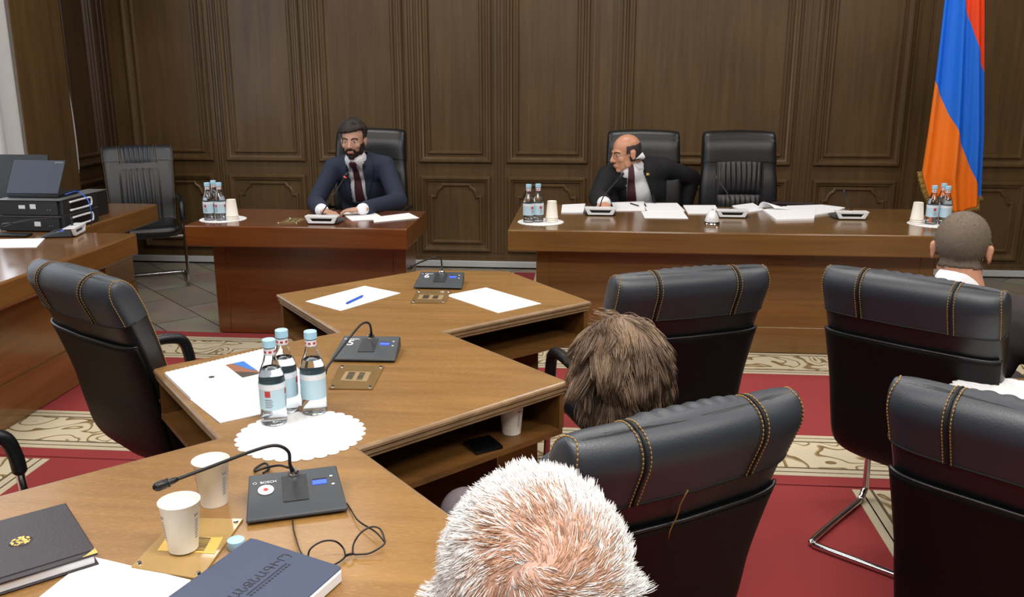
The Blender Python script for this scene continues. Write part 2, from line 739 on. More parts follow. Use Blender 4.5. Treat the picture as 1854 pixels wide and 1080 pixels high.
struct(MB().box(((XL + XR) / 2, YB + .05, ZC / 2), (XR - XL + .2, 0.1, ZC)).build('wall_back', 'wall_wood'))
bays = [(-3.86, -3.17), (-3.06, -2.37), (-2.26, -1.52), (-1.41, -.80), (-.68, -.01), (.24, 1.61), (1.79, 2.46), (2.84, 3.46), (3.6, 4.25)]
for i, (u0, u1) in enumerate(bays):
    mb = MB()
    bay(mb, u0, u1, back)
    struct(mb.build('trim_%d' % (i + 1), 'wall_wood', angle=0.5))
# fluted stiles between the panels
mb = MB()
for i in range(len(bays) - 1):
    a, b = bays[i][1], bays[i + 1][0]
    c = (a + b) / 2
    hw = (b - a) / 2 - .02
    for k in (-1, 1):
        mb.box((c + k * (hw - .012), YB - .006, 1.73), (.018, .012, 3.2))
    if hw > .08:
        mb.box((c, YB - .012, 1.73), (.09, .03, 3.3))
        for k in (-.05, .05):
            mb.box((c + k, YB - .008, 1.73), (.012, .016, 3.3))
    else:
        mb.box((c, YB - .004, 1.73), (.012, .008, 3.2))
struct(mb.build('trim_10', 'wall_wood'))
struct(MB().box((.2, YB - .008, .095), (8.4, .018, .03)).box((.2, YB - .014, .07), (8.4, .03, .02)).build('baseboard_back', 'wall_wood'))
struct(MB().box((.2, YB - .03, .038), (8.4, .05, .05)).build('trim_11', 'white_trunking', bevel=.004))
struct(MB().box((.2, YB - .02, .005), (8.4, .03, .02)).build('trim_12', 'skirting_dark'))


# left wall: panelled part next to the corner, a thick wooden jamb, then the window
def left(u, v, h):
    return (XL + h, u, v)


mb = MB()
mb.box((XL - .05, (6.08 + YB) / 2, ZC / 2), (.1, YB - 6.08, ZC))
mb.box((XL - .05, (YF + 2.2) / 2, ZC / 2), (.1, 2.2 - YF, ZC))
mb.box((XL - .05, 4.14, .4), (.1, 3.9, .8))
mb.box((XL - .05, 4.14, 3.25), (.1, 3.9, .3))
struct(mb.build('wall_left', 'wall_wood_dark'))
mb = MB()
bay(mb, 6.66, 7.16, lambda u, v, h: left(7.16 + 6.66 - u, v, h))
for y_ in (7.20, 7.27, 7.34):
    mb.tube([(XL + .004, y_, 0), (XL + .004, y_, 3.3)], .010, 8)
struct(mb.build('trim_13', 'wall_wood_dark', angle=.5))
struct(MB().box((XL + .05, 6.28, 1.7), (.10, .60, 3.4)).build('trim_14', 'wall_wood', bevel=.006))
mb = MB()
for y_ in (2.23, 3.5, 4.8, 6.06):
    mb.box((XL - .05, y_, 1.95), (.06, .06, 2.3))
for z_ in (.83, 3.07):
    mb.box((XL - .05, 4.14, z_), (.06, 3.9, .06))
win = struct(mb.build('window_1', 'white_plastic'))
MB().box((XL - .06, 4.14, 1.95), (.006, 3.8, 2.2)).build('pane', 'window_glass', win)


def cf(u, v):
    y_ = 2.3 + u * 3.62
    return (XL + .09 + .035 * math.sin(u * 95) + .012 * math.sin(u * 31), y_, .25 + v * 2.95)


o = MB().grid(cf, 260, 6).build('curtain', 'curtain', angle=3.2)
sm = o.modifiers.new('thick', 'SOLIDIFY')
sm.thickness = .003
tag(o, 'pale grey pleated curtain hanging at the far left edge beside the wooden jamb', 'curtain')

# hanging white lead down the left wall
p = []
for k in range(40):
    t = k / 39
    p.append((XL + .03 + .008 * math.sin(9 * t), 6.66 - .03 * math.sin(5 * t), 3.2 - t * 2.32))
mb = MB().tube(p, .007, 6)
mb.cap((XL + .035, 6.66, .86), (XL + .035, 6.66, .92), .016, .012)
o = mb.build('hanging_cable', 'cable_white')
tag(o, 'thin white cable hanging down the dark wall panel left of the leather chair', 'cable')


# ------------------------------------------------------------------ rugs
def rug(name, label, x0, y0, x1, y1, bands):
    """bands: list of (axis, a0, a1) cream borders"""
    root = thing(name, label, 'rug', ((x0 + x1) / 2, (y0 + y1) / 2, 0))
    cx, cy = root.location.x, root.location.y
    MB().box((0, 0, .004), (x1 - x0, y1 - y0, .008)).build('pile', 'rug_red', root, bevel=.002)
    for ax, a0, a1, c0, c1 in bands:
        b = MB()
        def strip(s0, s1, mi):
            if ax == 'y':
                b.box(((c0 + c1) / 2 - cx, (s0 + s1) / 2 - cy, .0085), (c1 - c0, abs(s1 - s0), .003), mi)
            else:
                b.box(((s0 + s1) / 2 - cx, (c0 + c1) / 2 - cy, .0085), (abs(s1 - s0), c1 - c0, .003), mi)
        w_ = a1 - a0
        g = .16 * w_
        strip(a0, a0 + g, 1)
        strip(a0 + g, a0 + g + .012, 2)
        strip(a0 + g + .012, a1 - g - .012, 0)
        strip(a1 - g - .012, a1 - g, 2)
        strip(a1 - g, a1, 1)
        strip(a0 + g * .45, a0 + g * .45 + .006, 2)
        strip(a1 - g * .45 - .006, a1 - g * .45, 2)
        b.build('border', ['rug_ornament', 'rug_cream', 'rug_line'], root, smooth=False)
    return root


rug('rug', 'red rug with cream scroll borders in front of the long desks', -3.3, 3.42, 3.3, 5.31,
    [('y', 4.79, 5.20, -3.3, 3.3), ('y', 3.50, 3.93, -3.3, 3.3)])
rug('rug', 'red rug under the zigzag table with cream borders at its left and right', -2.85, -.6, 1.62, 3.41,
    [('x', -2.76, -2.30, -.6, 3.39), ('x', 1.08, 1.52, -.6, 3.39)])
rug('rug', 'red rug behind the main desk with a pale patterned end', -.72, 5.95, 2.3, 7.2,
    [('x', -.72, -.60, 5.95, 7.2), ('x', -.42, -.05, 5.95, 7.2)])

# ================================================================== DESKS


def office_desk(label, x0, x1, y0, y1, ztop, thick, bx0, bx1, by0, by1, m, plinth=True):
    r = thing('desk', label, 'desk', ((x0 + x1) / 2, (y0 + y1) / 2, 0))
    cx, cy = r.location.x, r.location.y
    MB().box(((x0 + x1) / 2 - cx, (y0 + y1) / 2 - cy, ztop - thick / 2), (x1 - x0, y1 - y0, thick)).build('desktop', m, r, bevel=.008, seg=3)
    zb = ztop - thick
    b = MB().box(((bx0 + bx1) / 2 - cx, by0 + .02 - cy, zb / 2 + .006), (bx1 - bx0 - .1, .03, zb - .012))
    b.build('front_panel', m, r, bevel=.003)
    for xx in (bx0 + .04, bx1 - .04):
        MB().box((xx - cx, (by0 + by1) / 2 - cy, zb / 2 + .006), (.08, by1 - by0, zb - .012)).build('side_panel', m, r, bevel=.005)
    if plinth:
        MB().box(((bx0 + bx1) / 2 - cx, by0 - .004 - cy, .091), (bx1 - bx0 - .1, .024, .158)).build('plinth', m, r, bevel=.004)
    return r


office_desk('red-brown wooden desk of the bearded man in the navy suit', -2.37, -1.04, 5.02, 5.68, .75, .125, -2.33, -1.11, 5.30, 5.62, 'side_desk_wood', False)
office_desk('long brown wooden main desk covered with papers before the two tall chairs', -.457, 2.12, 5.04, 6.03, .75, .125, -.30, 1.98, 5.18, 5.95, 'main_desk_wood')


def side_row_desk(label, x0, x1, y0, y1, bx):
    r = thing('desk', label, 'desk', ((x0 + x1) / 2, (y0 + y1) / 2, 0), group=None)
    cx, cy = r.location.x, r.location.y
    MB().box((0, 0, .69), (x1 - x0, y1 - y0, .12)).build('desktop', 'left_desk_wood', r, bevel=.012, seg=3)
    MB().box((bx - .02 - cx, 0, .321), (.04, y1 - y0 - .1, .618)).build('front_panel', 'left_desk_wood', r, bevel=.003)
    MB().box((bx + .004 - cx, 0, .116), (.016, y1 - y0 - .1, .208)).build('plinth', 'left_desk_wood', r, bevel=.003)
    for yy in (y0 + .07, y1 - .07):
        MB().box(((x0 + bx) / 2 - cx, yy - cy, .321), (bx - x0 - .04, .05, .618)).build('side_panel', 'left_desk_wood', r, bevel=.003)
    return r


side_row_desk('glossy brown wooden desk at the left edge, white paper and a microphone on it', -3.45, -2.52, 2.5, 4.75, -2.70)
side_row_desk('brown wooden desk behind the black computers, near the wall chair', -3.80, -2.93, 4.78, 5.84, -3.12)

# ------------------------------------------------------------------ the zigzag conference table
R_ = [(-.358, 3.973), (.02, 3.454), (-.494, 2.986), (-.046, 2.508), (-.546, 1.986), (-.12, 1.50), (-.60, 1.02)]
L_ = [(-.742, 3.974), (-1.268, 3.461), (-.868, 2.950), (-1.338, 2.522), (-.914, 2.015), (-1.40, 1.54), (-.97, 1.03)]
outline = [Vector(p) for p in (L_ + R_[::-1])]      # CCW seen from above
T = thing('conference_table', 'brown zigzag conference table with open shelves, microphones and bottles on top', 'table', (-.7, 2.5, 0))
tc0 = Vector((-.7, 2.5))
pl = [tuple(p - tc0) for p in outline]
rings = [(.010, .750), (.003, .7485), (0, .744), (0, .737), (.006, .734), (.004, .728), (.004, .722), (.010, .718), (.008, .712), (.016, .706)]
mb = MB()
n = len(pl)
vs, fs, mi = [], [], []
for d, z in rings:
    vs += [(x, y, z) for x, y in offset_poly(pl, d)]
for j in range(len(rings) - 1):
    for i in range(n):
        a, b = j * n + i, j * n + (i + 1) % n
        fs.append((a, b, b + n, a + n))
mb.add(vs, fs, 1)
mb.add(vs[:n], [tuple(range(n))], 0)
mb.add(vs[-n:], [tuple(range(n))], 1)
top = mb.build('tabletop', ['table_wood', 'table_edge'], T, smooth=False)
# shelf floor under the top
mb = MB()
mb.prism(offset_poly(pl, .012), .583, .600)
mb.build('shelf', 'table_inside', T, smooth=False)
# closed far-facing sides of the compartments


def upright(a, b, z0, z1, name, th=.018, m='table_inside', parent=T):
    a, b = Vector(a) - tc0, Vector(b) - tc0
    d = (b - a).normalized()
    nrm = Vector((-d.y, d.x)) * th / 2
    MB().prism([tuple(a - nrm), tuple(b - nrm), tuple(b + nrm), tuple(a + nrm)], z0, z1).build(name, m, parent, smooth=False)


def inset(p, q, k=.02):
    c = Vector((-.7, p[1]))
    return Vector(p) + (c - Vector(p)).normalized() * k


for s_ in (R_, L_):
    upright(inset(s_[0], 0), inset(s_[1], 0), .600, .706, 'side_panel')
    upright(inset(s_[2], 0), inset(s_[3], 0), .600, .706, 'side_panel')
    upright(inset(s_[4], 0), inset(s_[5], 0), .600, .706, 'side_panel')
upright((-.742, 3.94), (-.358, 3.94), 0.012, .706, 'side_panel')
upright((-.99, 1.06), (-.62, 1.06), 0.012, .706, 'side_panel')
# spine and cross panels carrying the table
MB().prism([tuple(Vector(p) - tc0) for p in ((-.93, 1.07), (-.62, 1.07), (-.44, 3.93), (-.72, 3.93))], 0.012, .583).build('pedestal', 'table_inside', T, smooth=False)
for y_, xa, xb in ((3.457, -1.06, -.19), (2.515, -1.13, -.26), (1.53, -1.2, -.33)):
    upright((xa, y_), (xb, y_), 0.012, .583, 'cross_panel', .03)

# ================================================================== CHAIRS
def catmull(pts, k=6):
    out = []
    n = len(pts)
    for i in range(n - 1):
        p0, p1, p2, p3 = pts[max(i - 1, 0)], pts[i], pts[i + 1], pts[min(i + 2, n - 1)]
        for j in range(k):
            t = j / k
            out.append(tuple(0.5 * (2 * b + (c - a) * t + (2 * a - 5 * b + 4 * c - d) * t * t + (3 * b - a - 3 * c + d) * t ** 3)
                             for a, b, c, d in zip(p0, p1, p2, p3)))
    out.append(tuple(pts[-1]))
    return out


class Back:
    """backrest as a slab following a curved side profile: stations (y, z, half thickness, half width)"""
    def __init__(s, st):
        S = catmull(st, 6)
        s.P = [Vector((0, a[0], a[1])) for a in S]
        s.h = [a[2] for a in S]
        s.w = [a[3] for a in S]
        s.T = []
        for i in range(len(S)):
            t = (s.P[min(i + 1, len(S) - 1)] - s.P[max(i - 1, 0)]).normalized()
            s.T.append(t)
        s.N = [Vector((0, t.z, -t.y)) for t in s.T]       # towards the sitter (+y)
        P, T, h, w = s.P[-1], s.T[-1], s.h[-1], s.w[-1]
        for k in range(1, 9):                             # rounded top
            q = math.pi / 2 * k / 8
            s.P.append(P + T * (h * 1.15 * math.sin(q)))
            s.T.append(T)
            s.N.append(s.N[len(S) - 1])
            s.h.append(max(h * math.cos(q), .0015))
            s.w.append(w - .012 * (1 - math.cos(q)))

    def loft(s, i0, i1, name, m, parent, grow=0.0, wgrow=0.0, n=40, bow=0.0):
        mb = MB()
        vs, fs = [], []
        idx = list(range(i0, i1))
        for i in idx:
            for k in range(n):
                a = 2 * math.pi * k / n
                ca, sa = math.cos(a), math.sin(a)
                x = (s.w[i] + wgrow) * math.copysign(abs(ca) ** .22, ca)
                q = (s.h[i] + grow) * math.copysign(abs(sa) ** .55, sa)
                u = x / s.w[i]
                p = s.P[i] + s.N[i] * (q + bow * (u * u)) + Vector((x, 0, 0)) - s.T[i] * (0.018 * u * u * (1 if i > len(s.P) - 12 else .6))
                vs.append(p)
        L = len(idx)
        for j in range(L - 1):
            for k in range(n):
                a, b = j * n + k, j * n + (k + 1) % n
                fs.append((a, b, b + n, a + n))
        fs.append(tuple(range(n - 1, -1, -1)))
        fs.append(tuple(range((L - 1) * n, L * n)))
        mb.add(vs, fs)
        return mb.build(name, m, parent, angle=1.0)

    def surf(s, i, x, side, off=0.0, bow=0.0):
        """point of the front (+1) or rear (-1) face"""
        u = x / s.w[i]
        return s.P[i] + s.N[i] * (side * (s.h[i] + off) + bow * u * u) + Vector((x, 0, 0)) - s.T[i] * (0.018 * u * u * (1 if i > len(s.P) - 12 else .6))

    def sup(s, i, a, off=0.0, bow=0.0):
        """point of the lofted ring itself at angle a"""
        ca, sa = math.cos(a), math.sin(a)
        x = s.w[i] * math.copysign(abs(ca) ** .22, ca)
        q = s.h[i] * math.copysign(abs(sa) ** .55, sa)
        u = x / s.w[i]
        o = (Vector((math.copysign(abs(ca) ** 2.0, ca), 0, 0)) + s.N[i] * math.copysign(abs(sa) ** 1.2, sa)).normalized() * off
        return s.P[i] + s.N[i] * (q + bow * u * u) + Vector((x, 0, 0)) - s.T[i] * (0.018 * u * u * (1 if i > len(s.P) - 12 else .6)) + o

    def over(s, x, i_back, i_front, off, bow=0.0, inset=0.0):
        """path from the rear face over the top to the front face"""
        n = len(s.P)
        a = [s.surf(i, x, -1, off, bow) for i in range(i_back, n)]
        b = [s.surf(i, x, 1, off, bow) for i in range(n - 1, i_front, -1)]
        return a + b


def resample(path, step):
    out = [path[0]]
    acc = 0
    for a, b in zip(path, path[1:]):
        L = (b - a).length
        if L < 1e-9:
            continue
        t = 0
        while acc + (L - t) >= step:
            t += step - acc
            out.append(a + (b - a) * (t / L))
            acc = 0
        acc += L - t
    return out


def stitches(mb, path, step=.0085, r=.0014):
    q = resample(path, step / 4)
    for i in range(0, len(q) - 3, 4):
        mb.tube([q[i], q[i + 2], q[min(i + 3, len(q) - 1)]], r, 5)


def base_and_arms(t, hw=.272, arm_z=.655, m='chrome', back_y=-.25):
    path = []

    def arc(pts):
        return pts
    # one bent chrome tube: rear cross bar on the floor, runners, front risers that bend back into the arms
    half = [(0, -.25, .022), (hw - .05, -.25, .022), (hw - .015, -.24, .022), (hw, -.20, .022), (hw, .18, .022), (hw, .200, .025),
            (hw, .233, .05), (hw, .240, .10), (hw, .205, .45), (hw, .195, .57), (hw, .172, .632), (hw, .105, arm_z), (hw, -.05, arm_z + .002), (hw - .01, -.18, arm_z - .01), (hw - .045, back_y, arm_z - .02)]
    full = [(-x, y, z) for x, y, z in half[::-1]] + half[1:]
    full = catmull(full, 4)
    MB().tube(full, .0125, 10).build('base', m, t, angle=3)
    for sgn in (-1, 1):
        p = catmull([(sgn * hw, .201, .52), (sgn * hw, .193, .585), (sgn * hw, .170, .640), (sgn * hw, .105, arm_z + .006), (sgn * hw, .0, arm_z + .008), (sgn * hw, -.16, arm_z + .004)], 5)
        MB().tube(p, [.014] + [.021] * (len(p) - 2) + [.014], 12).build('armrest', 'leather', t, angle=3)
    mb = MB()
    for sgn in (-1, 1):
        mb.tube([(sgn * hw, .208, .40), (sgn * .16, .20, .40)], .010, 8)
    mb.build('seat_bracket', m, t)


def seat_cushion(t, w=.25, z=.44):
    def f(u, v):
        a = 2 * math.pi * u
        q = math.pi * v - math.pi / 2
        ca, sa = math.cos(a), math.sin(a)
        r = max(math.cos(q), 1e-4) ** .28
        return (w * r * math.copysign(abs(ca) ** .35, ca), .03 + .255 * r * math.copysign(abs(sa) ** .35, sa), z + .052 * math.sin(q) + .012 * r * (math.cos(a) ** 2))
    MB().grid(f, 40, 15, wrapu=True).build('seat', 'leather', t, angle=3)


ST_LOW = [(-.04, .372, .026, .215), (-.13, .385, .034, .235), (-.19, .44, .038, .245), (-.215, .54, .040, .25), (-.235, .66, .042, .255),
          (-.268, .79, .046, .262), (-.305, .90, .050, .266), (-.345, .995, .050, .268)]


def make_side_chair(name, label, front_detail=True):
    t = thing(name, label, 'chair')
    B = Back(ST_LOW)
    n = len(B.P)
    bow = .022
    B.loft(0, n, 'backrest', 'leather', t, bow=bow)
    ih = n - 14
    # rolled head pad, a little fuller than the slab
    B.loft(ih, n, 'headrest', 'leather_roll_sheen', t, grow=.004, wgrow=.002, bow=bow)
    # rear panel with its piped upper edge
    ip = ih - 4
    vs, fs = [], []
    rows = list(range(6, ip + 1))
    cols = [k / 12 * 2 - 1 for k in range(13)]
    for i in rows:
        for c in cols:
            vs.append(B.sup(i, -math.pi / 2 + c * 1.02, .006, bow))
    nc = len(cols)
    for j in range(len(rows) - 1):
        for k in range(nc - 1):
            a = j * nc + k
            fs.append((a, a + 1, a + 1 + nc, a + nc))
    o = MB().add(vs, fs).build('back_panel', 'leather_back', t, angle=3)
    s_ = o.modifiers.new('thick', 'SOLIDIFY')
    s_.thickness = .012
    s_.offset = 0
    MB().tube([B.sup(ip, -math.pi / 2 + c * 1.04, .008, bow) for c in [k / 24 * 2 - 1 for k in range(49)][:25] + [1.0]], .0045, 6).build('piping', 'leather', t, angle=3)
    # dark grooves and twin rows of gold stitches across the head pad
    g, st = MB(), MB()
    for x in (-.135, .135):
        p = B.over(x, ih, ih - 2, .0045, bow)
        g.tube(p, .0028, 5)
        for dx in (-.008, .008):
            stitches(st, B.over(x + dx, ih, ih - 2, .0055, bow))
    g.tube([B.sup(ih, -math.pi / 2 + (k / 30 * 2 - 1) * 1.5, .0035, bow) for k in range(31)], .003, 5)
    g.build('seam', 'seam', t, angle=3)
    # stitched outline of the two side panels
    for sgn in (-1, 1):
        for inn in (0.0,):
            p = []
            for i in range(n - 14, n):
                p.append(B.sup(i, -.62 if sgn > 0 else math.pi + .62, .005 if i > n - 15 else .001, bow))
            for i in range(n - 1, 12, -1):
                p.append(B.sup(i, .62 if sgn > 0 else math.pi - .62, .005 if i > n - 15 else .001, bow))
            stitches(st, p, .009, .0016)
    st.build('stitching', 'gold_thread', t, angle=3)
    seat_cushion(t)
    if front_detail:
        front_pads(B, t, [(10, ih - 3, .150, 7, .016), (ih - 1, n - 3, .135, 8, .020)], bow)
    base_and_arms(t)
    return t


def front_pads(B, t, pads, bow=0.0, mats=('leather', 'leather_roll_sheen')):
    for q, (i0, i1, hw, ribs, bulge) in enumerate(pads):
        nu, rows = 48, list(range(i0, i1 + 1))
        vs, fs = [], []
        for r_, i in enumerate(rows):
            v = r_ / (len(rows) - 1)
            env = max(0.0, math.sin(math.pi * v)) ** .45
            for k in range(nu):
                u = k / (nu - 1) * 2 - 1
                e2 = max(0.0, 1 - abs(u) ** 6)
                rib = .5 + .5 * abs(math.sin(math.pi * (u + 1) / 2 * ribs + .25 * math.sin(5 * v + 3 * u)))
                vs.append(B.surf(i, u * hw, 1, .001 + bulge * env * e2 * rib, bow))
        for j in range(len(rows) - 1):
            for k in range(nu - 1):
                a = j * nu + k
                fs.append((a, a + 1, a + 1 + nu, a + nu))
        MB().add(vs, fs).build('back_cushion', mats[min(q, 1)], t, angle=3)


ST_HIGH = [(-.03, .372, .028, .235), (-.14, .388, .036, .25), (-.20, .45, .045, .262), (-.22, .56, .048, .27), (-.225, .70, .048, .275),
           (-.24, .84, .048, .272), (-.265, .95, .050, .262), (-.285, 1.03, .060, .258), (-.30, 1.10, .064, .256), (-.318, 1.155, .056, .254)]


def make_exec_chair(name, label):
    t = thing(name, label, 'armchair')
    B = Back(ST_HIGH)
    n = len(B.P)
    B.loft(0, n, 'backrest', 'leather', t, bow=.015)
    ih = n - 24
    B.loft(ih, n, 'headrest', 'leather', t, grow=.010, wgrow=.004, bow=.015)
    front_pads(B, t, [(8, 18, .150, 9, .022), (18, 27, .155, 9, .022), (27, ih + 1, .160, 9, .02)], .015, ('leather', 'leather'))
    st = MB()
    for s_ in (-1, 1):
        st.tube([B.surf(i, s_ * .165, 1, .002, .015) for i in range(8, ih)], .003, 5)
    st.build('seam', 'seam', t, angle=3)
    seat_cushion(t, .26, .455)
    base_and_arms(t, .30, .66, 'chrome_dark')
    return t


def place(t, topmid, deg, zt=None, L=.36):
    """put the chair so that the middle of its back's top stands over topmid; deg = heading turned from +y"""
    a = math.radians(deg)
    f = Vector((-math.sin(a), math.cos(a)))
    t.location = (topmid[0] + L * f.x, topmid[1] + L * f.y, 0)
    t.rotation_euler = (0, 0, a)
    return t


def placed(src, label, topmid, deg, group=None, L=.36):
    a = math.radians(deg)
    f = Vector((-math.sin(a), math.cos(a)))
    return dup(src, (topmid[0] + L * f.x, topmid[1] + L * f.y, 0), a, label, group)


G_ = 'black leather cantilever chairs around the zigzag tables'
chA = make_side_chair('office_chair', 'empty black leather chair, farthest one at the right side of the zigzag table')
place(chA, (.335, 2.71), 22)
chA['group'] = G_
placed(chA, 'black leather chair right behind the brown-haired person, one loose gold thread on its back', (.205, 1.525), 33, G_)
placed(chA, 'black leather chair the short-cropped man in the dark suit sits in', (.95, 2.67), -38, G_)
placed(chA, 'black leather chair cut off by the right edge of the photo, white doily beyond it', (.815, 1.595), -39, G_)
placed(chA, 'empty black leather chair at the left side of the table, bottom-left of the wooden desk', (-1.60, 2.56), -33, G_)
placed(chA, 'chair showing only an arm and bit of seat at the left edge', (-1.72, 1.62), -36, G_)
placed(chA, 'chair under the white-haired man in the foreground', (.20, .42), 33, G_)
placed(chA, 'black leather chair by the wall, between the computers and the desk of the bearded man', (-3.60, 6.92), 180 + 28, G_)
chE = make_exec_chair('executive_chair', 'tall black leather armchair behind the man in the navy suit')
place(chE, (-1.60, 6.62), 180)
chE['group'] = 'tall black armchairs behind the front desks'
placed(chE, 'tall black leather armchair behind the bald man with glasses', (.385, 6.62), 180, chE['group'])
placed(chE, 'empty tall black leather armchair with ribbed back at the main desk', (1.055, 6.62), 180 + 3, chE['group'])

# the loose gold thread on the chair back behind the brown-haired person
chC = [o for o in bpy.data.objects if o.get('label', '').startswith('black leather chair right behind')][0]
B = Back(ST_LOW)
n_ = len(B.P)
p = [B.surf(i, -.030 + .002 * math.sin(i * 1.7), -1, .011, .022) for i in range(n_ - 13, n_ - 21, -1)]
MB().tube(p, .0014, 6).build('loose_thread', 'gold_thread', chC, angle=3)

# ================================================================== THINGS ON THE TABLES
def poly_from(pts, z):
    """pixel outline -> outline in the plane z, made counter-clockwise"""
    q = [at(x, y, z).to_2d() for x, y in pts]
    a = sum(q[i].x * q[(i + 1) % len(q)].y - q[(i + 1) % len(q)].x * q[i].y for i in range(len(q)))
    return q if a > 0 else q[::-1]


def sheet(name, label, cat, pts, z, th, m='paper', group=None, parent=None, bevel=0):
    q = poly_from(pts, z + th)
    c = sum(q, Vector((0, 0))) / len(q)
    o = MB().prism([tuple(p - c) for p in q], 0, th).build(name, m, parent, smooth=False, bevel=bevel)
    o.location = (c.x, c.y, z)
    if label:
        tag(o, label, cat, group)
    return o


# ---- bottles
def make_bottle():
    t = thing('water_bottle', '', 'bottle')
    out = [(.0, 0), (.030, 0), (.0335, .006), (.0335, .118), (.0325, .128), (.0275, .146), (.0195, .166), (.0152, .182), (.0142, .205), (.0142, .212)]
    inn = [(r - .0022 if r > .003 else 0, z + (.003 if z < .01 else 0)) for r, z in out[:-1]] + [(.012, .212)]
    mb = MB()
    mb.lathe([(max(r, .0003), z) for r, z in out] + [(max(r, .0003), z) for r, z in inn[::-1]], 32, cap=False)
    mb.build('glass', 'bottle_glass', t, angle=3)
    MB().lathe([(.0003, .002), (.0285, .002), (.0318, .008), (.0318, .118), (.0308, .128), (.0258, .146), (.0247, .150), (.0003, .150)], 32, cap=False).build('water', 'water', t, angle=1)
    MB().lathe([(.0340, .044), (.0340, .114)], 32, cap=False).build('label', 'label_blue', t)
    MB().lathe([(.0343, .098), (.0343, .112)], 32, cap=False).build('label_band', 'label_white', t)
    mb = MB()
    for a0 in (-2.2, -.5):
        mb.grid(lambda u, v: (.0345 * math.cos(a0 + u * .42), .0345 * math.sin(a0 + u * .42), .080 + v * .016), 6, 3)
        for k in range(5):
            mb.grid(lambda u, v: (.0345 * math.cos(a0 + u * (.5 + .1 * (k % 2))), .0345 * math.sin(a0 + u * (.5 + .1 * (k % 2))), .072 - k * .005 + v * .0016), 6, 2, 1)
    mb.build('label_print', ['label_red', 'print_grey'], t)
    MB().lathe([(.0150, .186), (.0150, .203)], 24, cap=False).build('neck_label', 'label_white', t)
    mb = MB()
    for k in range(7):
        a0 = k * .9
        mb.grid(lambda u, v: (.0153 * math.cos(a0 + u * .5), .0153 * math.sin(a0 + u * .5), .1915 + v * .006), 5, 2)
    mb.build('neck_print', 'label_red', t)
    prof = [(.0003, .226), (.0155, .226), (.0170, .2245), (.0170, .206), (.0160, .2055)]
    mb = MB().lathe(prof, 40, cap=False)
    mb.build('cap', 'cap_blue', t)
    return t


bot = make_bottle()
BG = {'s': 'water bottles on the desk of the bearded man', 'm': 'water bottles at the left end of the main desk', 'r': 'water bottles at the right end of the main desk', 't': 'water bottles on the zigzag table'}
spots = [
    ((497, 764), 'water bottle on the zigzag table, nearest the camera, in front of the picture brochure', 't', .4),
    ((519, 742), 'rear left water bottle on the zigzag table, behind the nearest one', 't', 2.0),
    ((570, 745), 'right-hand water bottle on the zigzag table, beside the microphone numbered 5', 't', 3.6),
    ((380, 398), 'left one of the three water bottles on the bearded man\'s desk', 's', .2),
    ((391, 393), 'middle rear one of the three water bottles on the bearded man\'s desk', 's', .9),
    ((401, 398), 'right one of the three water bottles, beside the cups, bearded man\'s desk', 's', 0),
    ((957, 402), 'left water bottle of the pair at the left end of the main desk', 'm', 1.2),
    ((974, 401), 'right water bottle of the pair, beside the upturned cups on the main desk', 'm', 1.0),
    ((1685, 405), 'left one of the three water bottles below the flag', 'r', .5),
    ((1702, 400), 'rear middle one of the three water bottles below the flag', 'r', 1.5),
    ((1709, 406), 'right one of the three water bottles below the flag', 'r', 2.5),
]
for i, (p, lab, g, rz) in enumerate(spots):
    q = at(p[0], p[1], .752)
    if i == 0:
        bot.location = (q.x, q.y, .7535)
        bot.rotation_euler = (0, 0, rz)
        tag(bot, lab, 'bottle', BG[g])
    else:
        dup(bot, (q.x, q.y, .7535), rz, lab, BG[g])


# ---- doilies
def make_doily():
    N, sc = 30 * 8, 30
    mb = MB()
    rs = [0.0005, .03, .06, .085, .11, .13, .142, .15, 1.0]
    vs, fs = [], []
    for r in rs:
        for k in range(N):
            a = 2 * math.pi * k / N
            rr = r if r < 1 else .152 + .011 * abs(math.sin(sc * a / 2)) ** .6
            z = .0018 + (.0006 * math.sin(sc * a) if .05 < r < .14 else 0) if r < 1 else .0010
            vs.append((rr * math.cos(a), rr * math.sin(a), z))
    for j in range(len(rs) - 1):
        for k in range(N):
            a, b = j * N + k, j * N + (k + 1) % N
            fs.append((a, b, b + N, a + N))
    o = mb.add(vs, fs).build('doily', 'doily', angle=3)
    s_ = o.modifiers.new('thick', 'SOLIDIFY')
    s_.thickness = .0014
    s_.offset = -1
    return o


d0 = make_doily()
dl = [((545, 785), 'round white scalloped doily under the bottles on the zigzag table'),
      ((404, 396), 'white doily under bottles and cups on the bearded man\'s desk'),
      ((979, 401), 'white doily under two bottles and cups at the main desk\'s left end'),
      ((1688, 405), 'white doily under bottles and cups at the main desk\'s right end'),
      ((1832, 715), 'white scalloped doily at the right edge, peeking over the cut-off black chair')]
for i, (p, lab) in enumerate(dl):
    q = at(p[0], p[1], .752)
    o = d0 if i == 0 else d0.copy()
    if i:
        C.objects.link(o)
    o.location = (q.x, q.y, .7508)
    o.scale = (1, 1, 1) if i in (0, 4) else (.86, .86, 1)
    tag(o, lab, 'doily', 'white doilies')

# table that carries the doily at the right edge (its edge lies behind the cut-off chair)
q = at(1832, 715, .75)
TR = thing('conference_table', 'second brown zigzag table, hidden behind the cut-off chair at the right edge', 'table', (q.x + .30, q.y, 0))
zz = [(-.44, -.10), (-.30, -.40), (.26, -.46), (.62, 0), (.26, .46), (.02, .17), (-.36, .15), (-.44, .06)]
MB().prism(zz, .712, .750).build('tabletop', 'table_wood', TR, smooth=False, bevel=.006)
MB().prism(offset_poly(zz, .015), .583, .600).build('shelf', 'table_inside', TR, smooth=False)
MB().box((0.12, -.05, .298), (.4, .3, .570)).box((0.12, -.05, .656), (.03, .3, .11)).build('pedestal', 'table_inside', TR)


